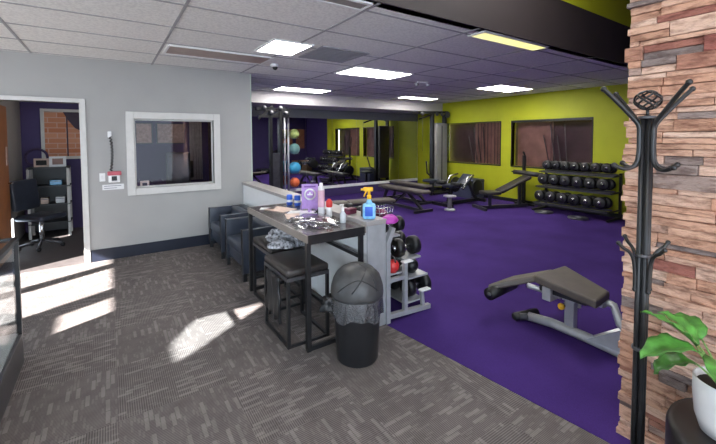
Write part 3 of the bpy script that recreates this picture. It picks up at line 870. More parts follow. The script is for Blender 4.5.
MB().rbox(-.05, .05, -.035, .035, 0, .05, .006).build('box_body', mat('dark maroon card', (0.14, 0.02, 0.05), 0.5), tt)
MB().box(-.051, .051, -.036, .036, .036, .040).build('lid_line', 'plastic_black', tt)

# ------------------------------------------------------------------ kettlebell rack behind the half wall
RX0, RY0, RY1 = 1.95, 2.43, 4.05
t = thing('weight_rack', 'silver stepped weight rack standing against the gym side of the half wall', 'rack', (RX0, RY0, 0))
RL = RY1 - RY0
for y in (0, RL - .04):
    f_ = MB(); q = y + .02
    f_.tube([(0, q, 0), (0, q, .70), (.06, q, .83)], .02, sq=True)
    f_.tube([(.20, q, .03), (.20, q, .50)], .018, sq=True)
    f_.tube([(0, q, .06), (.50, q, .03)], .02, sq=True)
    f_.tube([(0, q, .37), (.20, q, .37)], .016, sq=True)
    f_.tube([(.42, q, .04), (.40, q, .20)], .015, sq=True)
    f_.build('end_frame', 'silver', t)
for x, z, wd in ((.02, .40, .19), (.22, .10, .22), (.0, .735, .16), (.21, .50, .20), (.26, .318, .24)):
    MB().box(x, x + wd, .04, RL - .04, z, z + .015).build('shelf', 'silver', t)
MB().rbox(.17, .28, -.01, .05, .495, .51, .01).build('foot_plate', 'white', t)
MB().rbox(.38, .50, -.01, .05, .19, .205, .01).build('foot_plate', 'white', t)
def kettlebell(loc, r, m, label, group='kettlebells on the stepped weight rack', rz=0):
    t = thing('kettlebell', label, 'kettlebell', loc, rz, group)
    MB().ball((0, 0, r * .9), r, n=18).lathe([(r * .55, 0), (r * .6, r * .12)], 18).build('bell', m, t)
    h = []
    for k in range(13):
        a = PI * k / 12; h.append((0, -r * .62 * math.cos(a), r * 1.55 + r * .75 * math.sin(a)))
    MB().tube(h, r * .13, 8).build('handle', 'gun', t)
    return t
ky = [2.50, 2.68, 2.88, 3.08, 3.30]
cl = ['nearest the trash can', 'second from the trash can', 'third from the trash can', 'fourth from the trash can', 'fifth from the trash can']
for i, y in enumerate(ky):
    kettlebell((2.05, y, .416), .072 if i else .06, 'red' if i == 0 else 'rubber', ('red' if i == 0 else 'black') + ' kettlebell on the middle shelf of the weight rack, ' + cl[i], rz=.3 * i)
def dumbbell_parts(t, r, L_, n=12, m='rubber'):
    """axis along local X"""
    for s in (-1, 1):
        a, c = (s * L_ * .5, s * L_ * .5 - s * L_ * .3)
        b = MB(); b.lathe([(r * .8, 0), (r, r * .15), (r, L_ * .3 - r * .15), (r * .8, L_ * .3)], n, T=TR((min(a, c), 0, 0), ry=PI / 2))
        o = b.build('weight_head', m, t)
        MB().lathe([(r * .36, 0), (r * .3, .004)], 10, T=TR((s * L_ * .5 - (0 if s > 0 else .004), 0, 0), ry=PI / 2)).build('end_cap', 'chrome', o)
    MB().tube([(-L_ * .22, 0, 0), (L_ * .22, 0, 0)], .014, 8).build('handle', 'chrome', t)
    return t
tl = [('top', 2.06, .825, .068, 5), ('middle', 2.25, .60, .085, 5), ('bottom', 2.38, .21, .09, 5)]
for nm, x, z, r, n in tl:
    for i in range(n):
        tt = thing('dumbbell', 'black dumbbell on the %s shelf of the silver stepped rack, %s' % (nm, cl[i]), 'dumbbell', (x, 2.56 + i * .205, z), 0, 'dumbbells on the silver stepped rack')
        dumbbell_parts(tt, r, .27, 14)
for i in range(4):
    kettlebell((2.34, 2.58 + .21 * i, .335), .07, 'rubber', 'black kettlebell sitting above the bottom dumbbells of the silver rack, ' + cl[i], rz=.5 * i)
o = crumple('magenta_pad', (1.99, 2.47, .87), .075, .06, .05, 'magenta', 'magenta foam pad on top of the weight rack end', 'pad', 3, 24, 14, .2)
tt = thing('wire_basket', 'small wire basket of bands on top of the weight rack behind the blue spray bottle', 'basket', (2.02, 2.62, .885), 0)
b = MB()
for z, s in ((0, .8), (.05, .9), (.10, 1)):
    b.tube([(-.08 * s, -.07 * s, z), (.08 * s, -.07 * s, z), (.08 * s, .07 * s, z), (-.08 * s, .07 * s, z), (-.08 * s, -.07 * s, z)], .004, 6)
for k in range(6):
    for s in (-1, 1):
        b.tube([(-.064 + .128 * k / 5, s * .056, 0), (-.08 + .16 * k / 5, s * .07, .10)], .0025, 5)
b.build('basket', 'chrome', tt)
crumple_o = crumple('bands', (0, 0, .005), .055, .045, .05, mat('maroon bands', (0.22, 0.03, 0.10), 0.5), seed=6, nu=24, nv=14, amp=.4); crumple_o.parent = tt

# ------------------------------------------------------------------ coat rack
t = thing('coat_rack', 'tall black metal coat rack with curled hooks in front of the stone wall', 'coat rack', (1.845, .60, 0))
p = MB()
for k in range(4):
    a = PI / 4 + k * PI / 2
    p.tube([(.016 * math.cos(a), .016 * math.sin(a), .02), (.016 * math.cos(a), .016 * math.sin(a), 1.68)], .0105, 10)
p.tube([(0, 0, 0.02), (0, 0, 1.69)], .012, 8)
p.build('pole', 'black_metal', t)
for z in (1.675, 1.10, .70): MB().lathe([(.030, 0), (.031, .002), (.031, .010), (.030, .012)], 20, c=(0, 0, z)).build('collar', 'gun', t)
MB().lathe([(.13, 0), (.13, .012), (.03, .03), (.0285, .05)], 32).build('base', 'black_metal', t)
MB().tube([(0, 0, 1.68), (0, 0, 1.722)], .006, 8).build('finial_stem', 'black_metal', t)
orb = MB(); R_ = .046; oc = Vector((0, 0, 1.752))
for k in range(4):
    for tw in (1, -1):
        pts = []
        for j in range(21):
            a = PI * j / 20; az = k * PI / 2 + tw * (a - PI / 2) * 1.15
            pts.append((oc.x + R_ * math.sin(a) * math.cos(az), oc.y + R_ * math.sin(a) * math.sin(az), oc.z + .82 * R_ * math.cos(a)))
        orb.tube(pts, .0042, 6)
orb.build('finial_orb', 'black_metal', t)
def hook(az, pts, r=.0085):
    c, s = math.cos(az), math.sin(az)
    # smooth the polyline
    P = [Vector(q) for q in pts]; out = []
    for i in range(len(P) - 1):
        p0 = P[max(i - 1, 0)]; p1 = P[i]; p2 = P[i + 1]; p3 = P[min(i + 2, len(P) - 1)]
        for k in range(6):
            u = k / 6
            out.append(.5 * ((2 * p1) + (p2 - p0) * u + (2 * p0 - 5 * p1 + 4 * p2 - p3) * u * u + (3 * p1 - p0 - 3 * p2 + p3) * u ** 3))
    out.append(P[-1])
    b = MB(); w3 = [(q.x * c, q.x * s, q.y) for q in out]
    b.tube(w3, r, 10)
    b.ball(w3[0], r * 1.35, n=12); b.ball(w3[-1], r * 1.35, n=12)
    return b
vaz = -.593
for dg in (57, 147, 237, 327):
    az = math.radians(dg)
    up_ = [(.185, 1.798), (.14, 1.757), (.092, 1.71), (.048, 1.665), (.034, 1.64), (.032, 1.60), (.032, 1.54), (.040, 1.495), (.062, 1.474), (.095, 1.470), (.132, 1.484)]
    hook(az, up_).build('hook_arm', 'black_metal', t)
    hook(az, [(.105, 1.158), (.085, 1.137), (.060, 1.120), (.042, 1.09), (.034, 1.04), (.032, .96)], .007).build('small_hook', 'black_metal', t)

# ------------------------------------------------------------------ drum table and plant
PX, PY = 1.96, .262
t = thing('side_table', 'round black drum table against the stone wall holding the plant', 'table', (PX, PY, 0))
MB().lathe([(.240, .24), (.260, .255), (.267, .28), (.267, .437), (.26, .457), (.24, .464), (.001, .464)], 48, cap=False).lathe([(.240, .24), (.001, .24)], 48, cap=False).build('drum_top', 'drum', t)
MB().lathe([(.05, .012), (.045, .24)], 24).build('pedestal', 'drum', t)
MB().lathe([(.14, 0), (.14, .010), (.05, .014)], 32).build('base', 'drum', t)
PTX, PTY = 1.915, .345
t = thing('potted_plant', 'broad leafed green plant in a round white pot on the black table', 'plant', (PTX, PTY, .466))
MB().lathe([(.062, 0), (.075, .004), (.092, .06), (.099, .14), (.099, .205), (.095, .209), (.091, .205), (.090, .18), (.001, .175)], 48, cap=False).build('pot', 'pot', t)
MB().lathe([(.0895, .180), (.05, .186), (.001, .188)], 24, cap=False).build('soil', 'soil', t)
def leaf(base, az, el, ln, wd, seed, curl=.7):
    b = MB(); vs = []; fs = []; NN = 12; mW = 6
    c, s = math.cos(az), math.sin(az)
    x = 0; z = 0; e = el; p = Vector((0, 0))
    for i in range(NN + 1):
        u = i / NN
        hw_ = wd * (math.sin(PI * min(u ** .8, 1)) ** .8) * (1 - .15 * u) + .0008
        if i == NN: hw_ = .0008
        for k in range(-mW // 2, mW // 2 + 1):
            v = k / (mW / 2)
            lift = abs(v) * hw_ * .35 + .006 * math.sin(u * 22 + seed) * abs(v)
            q = Vector((p.x - math.sin(e) * lift, v * hw_, p.y + math.cos(e) * lift))
            vs.append((base[0] + q.x * c - q.y * s, base[1] + q.x * s + q.y * c, base[2] + q.z))
        p += Vector((math.cos(e), math.sin(e))) * ln / NN
        e -= curl / NN
    m_ = mW + 1
    for i in range(NN):
        for k in range(mW): fs.append((i * m_ + k, i * m_ + k + 1, (i + 1) * m_ + k + 1, (i + 1) * m_ + k))
    b.add(vs, fs, None, True); return b
lv = [  # azimuth relative to image left, elevation, petiole length, petiole lean, leaf length, width, droop
    (0.0, .42, .17, 1.25, .235, .062, .85), (.30, .85, .17, 1.35, .22, .040, .35), (-.75, .45, .15, 1.3, .19, .066, .8),
    (.25, .10, .12, 1.0, .16, .050, .9), (1.5, .6, .16, 1.3, .18, .06, .8), (-1.5, .5, .16, 1.2, .18, .06, .8), (2.8, .6, .17, 1.2, .20, .065, .9), (-2.4, .7, .15, 1.3, .19, .06, .8), (.9, 1.0, .15, 1.4, .16, .05, .6)]
for i, (ra, el, pl, pe, ln, wd, cu) in enumerate(lv):
    az = vaz + PI - ra
    bx_, bz_ = .02, .18
    pts = []
    for k in range(6):
        u = k / 5; ang = pe * (1 - .35 * u)
        if k == 0: q = Vector((bx_, bz_))
        else: q = q + Vector((math.cos(ang), math.sin(ang))) * pl / 5
        pts.append((q.x * math.cos(az), q.x * math.sin(az), q.y))
    MB().tube(pts, [.005, .0045, .004, .004, .0035, .003], 8).build('stem', 'stem', t)
    o = leaf(pts[-1], az, el, ln, wd, i, cu + .3).build('leaf', 'leaf', t)
    sd = o.modifiers.new('thickness', 'SOLIDIFY'); sd.thickness = .0012

# ------------------------------------------------------------------ large adjustable bench
t = thing('weight_bench', 'adjustable weight bench with silver frame and brown grey pad near the stone wall', 'weight bench', (0, 0, 0))
def pad(poly_top, th, m, name, bev=.012, par=None, label=None):
    """poly_top: list of 3-D points of the upper face (ccw from above)"""
    P = [Vector(p) for p in poly_top]; nrm = (P[1] - P[0]).cross(P[2] - P[0]).normalized()
    if nrm.z < 0: nrm = -nrm
    n = len(P); vs = [tuple(p) for p in P] + [tuple(p - nrm * th) for p in P]
    fs = [tuple(range(n)), tuple(reversed(range(n, 2 * n)))] + [(k, n + k, n + (k + 1) % n, (k + 1) % n) for k in range(n)]
    b = MB(); b.add(vs, fs); return b.build(name, m, par, bev, label=label)
pad([(2.79, 1.17, .46), (3.05, 1.19, .46), (3.38, 1.68, .45), (2.92, 1.70, .45)], .065, 'padgrey', 'back_pad', .014, t)
pad([(2.93, 1.715, .435), (3.24, 1.71, .435), (3.05, 1.98, .33), (2.68, 1.98, .33)], .05, 'padgrey', 'seat_pad', .012, t)
MB().tube([(2.64, 1.93, .275), (3.02, 1.96, .275)], .052, 20).build('foam_roller', 'rubber', t)
MB().tube([(2.62, 1.928, .275), (2.64, 1.93, .275)], .016, 14).build('roller_cap', 'gun', t)
b = MB(); b.tube([(2.99, 1.78, .045), (3.01, 1.60, .06), (3.02, 1.35, .055), (3.0, 1.10, .055), (3.03, .90, .055)], .038, 14)
b.build('base_tube', 'silver', t)
MB().box(2.93, 3.14, 1.30, 1.66, .335, .385).build('pad_plate', 'plastic_black', t)
MB().tube([(2.90, 1.86, .035), (3.14, 1.80, .035)], .034, 12).build('front_foot', 'plastic_black', t)
MB().tube([(2.93, 1.83, .04), (2.99, 1.77, .045)], .03, 10).build('foot_joint', 'gun', t)
MB().box(3.005, 3.065, 1.42, 1.49, .06, .40).build('post', 'silver', t)
b = MB(); b.box(2.98, 3.005, 1.40, 1.50, .30, .40).box(3.065, 3.09, 1.40, 1.50, .24, .40).box(2.90, 3.02, 1.55, 1.62, .28, .385); b.build('bracket', 'silver', t, .003)
b = MB(); b.tube([(3.02, 1.24, .39), (3.05, 1.16, .36), (3.0, 1.10, .26), (2.98, 1.02, .22), (3.0, .95, .22)], .028, 12); b.build('curved_arm', 'silver', t)
b = MB(); b.tube([(3.03, 1.68, .36), (3.035, 1.55, .355), (3.0, 1.2, .37)], .026, sq=True); b.build('pad_rail', 'silver', t)
b = MB(); b.tube([(2.86, 1.72, .37), (2.96, 1.66, .33), (2.96, 1.5, .33)], .022, 10); b.build('seat_arm', 'silver', t)
b = MB(); b.prism([(0, 0), (.36, 0), (.34, .12), (.22, .16)], -.01, .01, TR((2.97, 1.30, .075), rx=PI / 2, rz=-PI / 2)); b.build('gusset', 'silver', t)
pad([(3.0, 1.28, .10), (3.0, 1.0, .10), (3.16, 1.0, .16), (3.14, 1.16, .17)], .02, 'silver', 'foot_plate', .004, t)
MB().lathe([(.018, 0), (.026, .006), (.026, .02), (.02, .026)], 14, T=TR((2.985, 1.50, .245), ry=-PI / 2)).build('yellow_knob', 'yellow', t, label='yellow adjustment knob')
MB().tube([(2.985, 1.50, .245), (3.03, 1.48, .245)], .008, 8).build('knob_pin', 'gun', t)
MB().box(3.01, 3.06, 1.44, 1.50, .22, .27).build('knob_block', 'silver', t)

# ------------------------------------------------------------------ flat benches and machines in the middle of the gym
def flat_bench(loc, rz, label, ln=1.25, incl=0.0, name='flat_bench'):
    t = thing(name, label, 'bench', loc, rz)
    # axis along local X
    MB().rbox(0, ln * .74, -.14, .14, -.03, .03, .02, TR((0, 0, .44), ry=-incl)).build('long_pad', 'padgrey', t)
    MB().rbox(-ln * .28, -.02, -.14, .14, .41, .47, .02).build('seat_pad', 'padgrey', t)
    b = MB(); b.tube([(-ln * .25, 0, .39), (ln * .6, 0, .38)], .028, sq=True); b.tube([(-ln * .28, 0, .04), (ln * .68, 0, .04)], .028, sq=True); b.build('frame_rail', 'gun', t)
    for x in (-ln * .28, ln * .68):
        b = MB(); b.tube([(x, -.26, .03), (x, .26, .03)], .028, sq=True); b.build('cross_foot', 'black_metal', t)
    for x0, x1 in ((-ln * .26, -ln * .15), (ln * .66, ln * .35)):
        b = MB(); b.tube([(x0, 0, .04), (x1, 0, .38)], .026, sq=True); b.build('upright', 'black_metal', t)
    b = MB(); b.tube([(0, 0, .05), (ln * .3, 0, .37)], .018, sq=True); b.build('brace', 'black_metal', t)
    return t
flat_bench((5.55, 6.75, 0), -PI / 2, 'grey padded flat bench on the open purple floor nearest the half wall', 1.5)
flat_bench((6.30, 7.30, 0), -PI / 2, 'flat bench parked behind the nearest one, in front of the tall weight machine', 1.3)
flat_bench((3.55, 5.60, 0), -.25, 'grey bench partly hidden behind the things on the bar table', 1.2)
# low white stand
t = thing('step_stool', 'small pale stand between the flat benches and the leg machine', 'stand', (6.2, 5.58, 0))
MB().lathe([(.10, .30), (.14, .305), (.14, .33), (.10, .335)], 20).build('top', 'silver', t)
MB().lathe([(.05, .05), (.045, .30)], 14).build('column', 'shroud', t)
MB().lathe([(.12, 0), (.12, .03), (.05, .05)], 20).build('base', 'silver', t)

# cable machine
t = thing('cable_machine', 'tall cable weight machine with grey shrouds beside the lime wall windows', 'weight machine', (7.60, 7.38, 0))
MB().rbox(0.05, .48, 0, .28, .22, 2.02, .02).build('shroud', 'shroud', t)
MB().box(.24, .275, -.004, .0, .30, 1.95).build('stack_slot', 'plastic_black', t)
for x in (0.0, .50):
    MB().box(x - .03, x + .035, .08, .20, 0.03, 2.28).build('upright', 'black_metal', t)
MB().box(-.08, .62, -.05, .34, 0, .05).build('base', 'black_metal', t)
b = MB(); b.tube([(-.50, .13, 2.30), (.62, .13, 2.34)], .035, sq=True); b.tube([(-.50, .13, 2.12), (-.02, .13, 2.26)], .02, sq=True); b.build('top_beam', 'black_metal', t)
for x, s in ((.52, .09), (-.46, .055), (.10, .05), (.3, .05)):
    MB().lathe([(s, -.015), (s, .015)], 18, T=TR((x, .04, 2.27), rx=PI / 2)).build('pulley', 'gun', t)
MB().tube([(-.46, .04, 2.22), (-.46, .04, 1.25)], .004, 6).build('cable', 'gun', t)
b = MB(); b.tube([(-.02, .14, .5), (-.22, .10, .62), (-.30, .05, .95)], .025, 8); b.build('arm', 'black_metal', t)
MB().rbox(-.42, -.08, -.25, .10, .38, .46, .03).build('seat_pad', 'vinyl', t)
MB().tube([(-.25, -.08, .02), (-.25, -.08, .38)], .03, sq=True).build('seat_post', 'black_metal', t)
MB().tube([(-.25, -.08, .04), (.0, .12, .04)], .03, sq=True).build('seat_foot', 'black_metal', t)

# leg machine with chrome arms
t = thing('leg_machine', 'low black leg machine with bright bent arms under the lime wall window', 'leg machine', (6.74, 6.02, 0), 0)
b = MB(); b.tube([(-.3, 0, .05), (1.0, 0, .05)], .035, sq=True); b.tube([(1.0, -.22, .04), (1.0, .2, .04)], .035, sq=True); b.tube([(-.3, -.3, .04), (-.3, .3, .04)], .035, sq=True)
b.tube([(.9, 0, .05), (.58, 0, .60)], .035, sq=True); b.tube([(-.1, 0, .05), (0, 0, .42)], .035, sq=True); b.build('frame', 'black_metal', t)
MB().rbox(-.15, .35, -.17, .17, .42, .50, .03).build('seat_pad', 'vinyl', t)
MB().rbox(0, .34, -.16, .16, -.04, .04, .03, TR((.36, 0, .46), ry=-.75)).build('back_pad', 'vinyl', t)
for s in (-1, 1):
    b = MB(); b.tube([(.50, s * .24, .70), (.24, s * .27, .66), (.10, s * .27, .40), (-.10, s * .25, .50)], .022, 10); b.build('bent_arm', 'chrome', t)
    MB().tube([(-.10, s * .36, .52), (-.10, s * .10, .52)], .05, 14).build('roller', 'rubber', t)
    MB().lathe([(.17, -.02), (.19, -.015), (.19, .015), (.17, .02)], 26, T=TR((.52, s * .33, .42), rx=PI / 2)).build('weight_plate', 'rubber', t)
dup(t, (7.35, 2.15, .0), .3, 'black machine with bent arms behind the stone wall, seen in the gym mirrors')
t = thing('plyo_box', 'dark storage box against the lime wall under the window', 'box', (8.03, 6.6, 0))
MB().rbox(-.25, .25, -.35, .30, 0, .50, .02).build('box_body', 'slate', t)
MB().box(-.255, .255, -.355, .305, .44, .455).build('lid_line', 'plastic_black', t)

# incline press bench with barbell stand
t = thing('incline_bench', 'incline press bench with a low seat and bar stand against the lime wall', 'incline bench', (7.08, 5.2, 0), -.40)
MB().rbox(0, .80, -.15, .15, -.035, .035, .025, TR((.22, 0, .38), ry=-.42)).build('back_pad', 'seatvinyl', t)
MB().rbox(-.18, .20, -.17, .17, .33, .40, .025).build('seat_pad', 'seatvinyl', t)
b = MB(); b.tube([(-.25, 0, .04), (.95, 0, .05)], .032, sq=True); b.tube([(-.25, -.28, .035), (-.25, .28, .035)], .032, sq=True); b.tube([(0, 0, .05), (0, 0, .35)], .03, sq=True); b.tube([(.75, 0, .05), (.75, 0, .58)], .03, sq=True)
b.build('frame', 'gun', t)
t = thing('barbell_stand', 'black upright stand holding a padded bar beside the dumbbell rack', 'stand', (8.13, 5.05, 0))
b = MB(); b.box(-.03, .03, -.05, .01, 0, 1.18); b.box(-.12, .12, -.05, .01, 0, .05); b.box(-.03, .03, -.30, .2, 0, .05)
b.build('upright', 'black_metal', t)
MB().tube([(0, -.02, 1.12), (0.0, -.02, 1.22), (-.05, -.02, 1.26)], .02, 8).build('hook', 'black_metal', t)
MB().tube([(-.06, .20, .78), (-.06, -.50, .75)], .055, 16).build('padded_bar', 'seatvinyl', t)
MB().tube([(-.06, .26, .783), (-.06, -.58, .747)], .016, 10).build('bar', 'chrome', t)

# ------------------------------------------------------------------ dumbbell rack
DY0, DY1 = 3.08, 4.50
t = thing('dumbbell_rack', 'three tier black dumbbell rack against the lime wall', 'rack', (0, 0, 0))
for y in (DY0 - .02, DY1 + .03):
    b = MB(); b.tube([(8.20, y, .03), (8.20, y, .90)], .022, sq=True); b.tube([(7.66, y, .03), (8.22, y, .03)], .02, sq=True)
    for x_, z_ in ((7.67, .18), (7.79, .53), (7.91, .85)): b.tube([(x_, y, z_), (8.20, y, z_)], .014, sq=True)
    b.build('end_frame', 'black_metal', t)
tiers = [(7.80, .235), (7.92, .58), (8.04, .90)]
for x, z in tiers:
    b = MB(); b.box(x - .13, x - .09, DY0, DY1, z - .07, z - .03); b.box(x + .07, x + .11, DY0, DY1, z - .05, z - .015); b.build('shelf_rail', 'gun', t)
proto = thing('dumbbell', 'x', 'dumbbell', (0, 0, 0), 0)
dumbbell_parts(proto, .112, .32, 16)
names = ['bottom', 'middle', 'top']; counts = [6, 6, 7]; first = True
o9 = ['first', 'second', 'third', 'fourth', 'fifth', 'sixth', 'seventh']
for r_, (x, z) in enumerate(tiers):
    n = counts[r_]
    for k in range(n):
        y = DY0 + .12 + (DY1 - DY0 - .24) * k / (n - 1)
        lb = 'black dumbbell on the %s tier of the three tier rack, %s from the stone wall' % (names[r_], o9[k])
        g = 'dumbbells on the three tier rack'
        if first:
            proto.location = (x, y, z + .112); proto['label'] = lb; proto['group'] = g; first = False; dd = proto
        else: dd = dup(proto, (x, y, z + .112), 0, lb, g)
        dd.rotation_euler = (0, .08, 0)
        if r_ == 2: dd.scale = (.85, .85, .85); dd.location.z = z + .096
# plates on the floor by the rack
for k, (x, y) in enumerate([(7.62, 4.25), (7.60, 3.55)]):
    tt = thing('weight_plate', 'weight plate on the floor before the dumbbell rack, %s' % ['incline bench end', 'stone wall end'][k], 'weight plate', (x, y, .004))
    MB().lathe([(.03, 0), (.17, 0), (.18, .01), (.18, .03), (.03, .035)], 28).build('plate', 'gun', tt)
    MB().lathe([(.06, .035), (.05, .04), (.03, .04)], 20).build('hub', 'silver', tt)

# ------------------------------------------------------------------ crossover frame and ball rack by the mirrors
t = thing('cable_crossover', 'dark cable crossover frame at the far left end of the mirrors', 'weight machine', (2.45, 7.25, 0))
for x in (.30, .52):
    MB().box(x - .03, x + .03, 0, .07, 0, 2.16).build('upright', 'black_metal', t)
MB().tube([(.60, .02, .02), (.60, .02, 2.05)], .018, 10).build('guide_rod', 'silver', t)
MB().box(.10, .70, -.2, .35, 0, .05).build('base', 'black_metal', t)
b = MB(); b.tube([(.0, .03, 2.20), (.72, .03, 2.18)], .035, sq=True); b.tube([(.05, .03, 2.05), (.70, .03, 2.07)], .028, sq=True); b.tube([(.05, .03, 2.0), (.35, .03, 2.26)], .02, sq=True); b.tube([(.35, .03, 2.05), (.65, .03, 2.24)], .02, sq=True)
b.build('top_beam', 'black_metal', t)
for x, z in ((.15, 2.22), (.30, 2.12), (.5, 2.22), (.62, 2.12)):
    MB().lathe([(.05, -.015), (.05, .015)], 16, T=TR((x, -.02, z), rx=PI / 2)).build('pulley', 'gun', t)
MB().box(.33, .49, .015, .055, .3, 1.3).build('weight_stack', 'gun', t)
t = thing('ball_rack', 'slim pale ball stand in front of the mirrors', 'rack', (3.68, 8.55, 0))
b = MB(); b.tube([(0, 0, .02), (0, 0, 2.1)], .028, 12); b.build('pole', 'silver', t)
MB().box(-.15, .40, -.2, .2, 0, .03).build('base', 'gun', t)
bz = [(1.71, .125, 'olive', 'dull yellow green'), (1.34, .14, 'teal', 'grey green'), (.86, .155, 'cyan', 'bright blue'), (.50, .125, 'orange', 'orange')]
for z, r, m, nm in bz:
    b = MB(); b.tube([(.16 + (r - .02) * math.cos(a / 16 * 2 * PI), (r - .02) * math.sin(a / 16 * 2 * PI), z - r * .75 - .02) for a in range(17)], .006, 6); b.tube([(0, 0, z - r * .75 - .02), (.16 - r + .02, 0, z - r * .75 - .02)], .008, 6)
    b.build('ring_holder', 'gun', t)
for z, r, m, nm in bz:
    o = MB().ball((0, 0, 0), r, n=24).build('medicine_ball', m); o.location = (3.84, 8.55, z)
    tag(o, nm + ' medicine ball on the slim ball stand', 'ball', 'medicine balls on the ball stand')

# ------------------------------------------------------------------ equipment along the purple wall (seen in the mirrors)
t = thing('treadmill', 'grey treadmill along the purple wall, seen in the gym mirrors', 'treadmill', (6.2, 1.25, 0), 0)
def treadmill(t):
    MB().rbox(-.6, .9, -.35, .35, .05, .2, .03).build('deck', 'plastic_black', t)
    MB().box(-.55, .65, -.24, .24, .2, .21).build('belt', 'rubber', t)
    for s in (-1, 1):
        MB().tube([(.75, s * .34, .15), (.6, s * .34, 1.15)], .035, sq=True).build('upright', 'silver', t)
        MB().tube([(.6, s * .34, 1.05), (.1, s * .34, .95)], .025, 10).build('handrail', 'plastic_black', t)
    MB().rbox(-.12, .12, -.38, .38, -.03, .03, .02, TR((.62, 0, 1.22), ry=-.7)).build('console', 'gun', t)
treadmill(t)
t = thing('wooden_box', 'tan wooden jump box near the purple wall, seen in the gym mirrors', 'box', (7.78, 1.25, 0))
MB().box(-.4, .4, -.3, .3, 0, .52).build('box_body', 'plywood', t, .006)
MB().box(-.41, .41, -.31, .31, .516, .526).build('top_panel', 'tan', t)

# ------------------------------------------------------------------ office things
light(-.6, .6, 6.9, 7.4, 'added unseen fill light in the office behind the lobby wall', 'panel_office_fill', H - .02)  # added out of view to lift the dark office interior
t = thing('office_door', 'orange brown wooden office door standing open inside the doorway', 'door', (-1.16, 6.06, 0))
MB().box(-.045, 0, 0, .86, .01, 2.05).build('leaf', 'wood', t, .003)
MB().tube([(0, .80, 1.0), (.05, .80, 1.0), (.05, .70, 1.0)], .01, 8).build('lever', 'chrome', t)
MB().box(.0, .006, .72, .80, 1.25, 1.50).build('notice', 'paper_tan', t)
t = thing('office_shelf', 'black shelf unit with pale posts against the purple office wall', 'shelf', (-1.10, 7.75, 0))
for x in (0, .50):
    for y in (0, .32):
        MB().box(x, x + .035, y, y + .035, 0, 1.14).build('post', 'cream_trim', t)
for z in (.22, .52, .82, 1.12):
    MB().box(.0, .535, .0, .355, z, z + .025).build('shelf_board', 'plastic_black', t)
MB().box(.035, .50, .345, .352, .05, 1.12).build('back_board', 'plastic_black', t)
t = thing('framed_photo', 'cream framed picture standing on the office shelf', 'picture', (-.72, 7.90, 1.146), .1)
MB().box(-.11, .11, -.01, .01, 0, .17).build('frame', 'paper', t); MB().box(-.07, .07, -.013, -.010, .035, .135).build('print', 'brown', t)
t = thing('framed_photo', 'tan framed picture beside the cream one on the office shelf', 'picture', (-.93, 7.93, 1.146), -.2)
MB().box(-.10, .10, -.01, .01, 0, .14).build('frame', 'paper_tan', t); MB().box(-.07, .07, -.013, -.010, .03, .11).build('print', 'plastic_black', t)
o = MB().tube([(.14 * math.cos(a * PI / 12), 0, .14 * math.sin(a * PI / 12)) for a in range(25)], .018, 8).build('wreath', mat('dark violet wreath', (0.05, 0.03, 0.09), 0.7, var=.4, scale=60)); o.location = (-1.00, 8.02, 1.30)
tag(o, 'dark round wreath standing at the back of the office shelf', 'wreath')
for k, (x, z, m, nm, w_, h_) in enumerate([(-.75, .846, 'sky_liquid', 'light blue box on the upper office shelf', .16, .08), (-.90, .546, 'paper_tan', 'tan carton on the middle office shelf', .10, .10), (-.70, .546, 'paper', 'white carton on the middle office shelf', .12, .10)]):
    tt = thing('carton', nm, 'box', (x, 7.88, z)); MB().rbox(-w_ / 2, w_ / 2, -.06, .06, 0, h_, .006).build('carton_body', m, tt); MB().box(-w_ / 2 - .001, w_ / 2 + .001, -.061, -.059, h_ * .7, h_ * .78).build('tape', 'slate', tt)
t = thing('office_chair', 'black office chair just inside the office doorway', 'chair', (-.86, 7.1, 0), .9)
MB().rbox(-.22, .22, -.22, .22, .42, .50, .04).build('seat', 'vinyl', t)
MB().rbox(-.20, .20, -.03, .04, 0, .45, .03, TR((0, .22, .56), rx=-.12)).build('backrest', 'vinyl', t)
MB().tube([(0, 0, .10), (0, 0, .43)], .03, 10).build('gas_post', 'chrome', t)
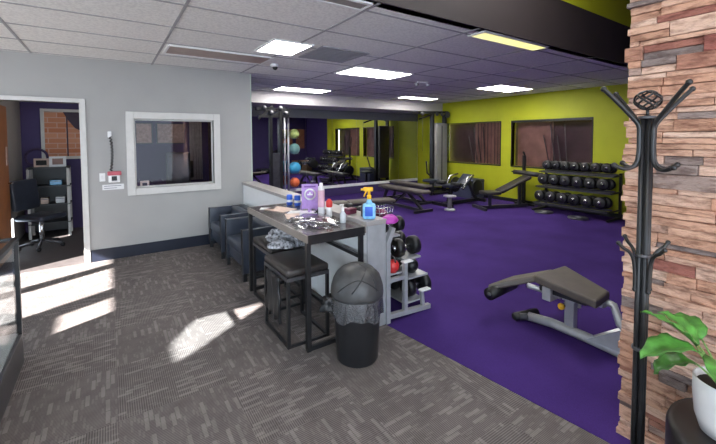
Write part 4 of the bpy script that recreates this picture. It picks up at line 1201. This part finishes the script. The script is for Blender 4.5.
for k in range(5):
    a = k * 2 * PI / 5; o = MB().tube([(0, 0, .11), (.26 * math.cos(a), .26 * math.sin(a), .06)], .02, 8).build('base_arm', 'gun', t)
    MB().ball((.26 * math.cos(a), .26 * math.sin(a), .032), .032, n=12).build('caster', 'plastic_black', o)
t = thing('office_desk', 'low desk seen through the inner window', 'desk', (.95, 7.4, 0))
MB().box(-.55, .75, -.35, .35, .72, .75).build('desk_top', 'tabletop', t)
for x in (-.52, .70):
    MB().box(x - .02, x + .02, -.33, .33, 0, .72).build('side_panel', 'gun', t)
t = thing('desk_monitor', 'dark monitor on the desk behind the inner window', 'monitor', (1.08, 7.45, .75), .3)
MB().rbox(-.24, .24, -.015, .015, .12, .44, .008).build('screen', 'plastic_black', t); MB().box(-.02, .02, -.01, .02, 0, .2).build('stand', 'gun', t); MB().box(-.1, .1, -.07, .07, 0, .01).build('foot', 'gun', t)
t = thing('sill_box', 'small white box on the inner window sill', 'box', (.40, WY + .105, NZ0))
MB().rbox(-.055, .055, -.025, .025, 0, .085, .006).build('box_body', 'paper', t); MB().box(-.03, .03, -.0265, -.025, .02, .06).build('box_label', 'slate', t)
t = thing('curtain_strip', 'pale vertical curtain seen through the inner window', 'curtain', (1.50, 8.28, 0))
b = MB()
vs = []; fs = []
for k in range(25):
    for z in (.75, 2.3): vs.append((-.12 + .24 * k / 24, .02 * math.sin(k * 1.3), z))
for k in range(24): fs.append((2 * k, 2 * k + 2, 2 * k + 3, 2 * k + 1))
b.add(vs, fs, None, True); o = b.build('curtain_panel', mat('pale drape', (0.40, 0.37, 0.38), 0.8), t); sd = o.modifiers.new('t', 'SOLIDIFY'); sd.thickness = .004
t = thing('waiting_chair', 'dark high backed chair silhouette behind the inner window glass', 'chair', (.98, 6.85, 0), 2.9)
MB().rbox(-.2, .2, -.2, .2, .5, .58, .04).build('seat', 'vinyl', t); MB().rbox(-.18, .18, -.03, .04, .6, 1.38, .03, TR((0, .2, 0))).build('backrest', 'vinyl', t); MB().tube([(0, 0, 0), (0, 0, .5)], .03, 10).build('gas_post', 'gun', t); MB().lathe([(.25, 0), (.25, .02), (.04, .05)], 20).build('base', 'gun', t)
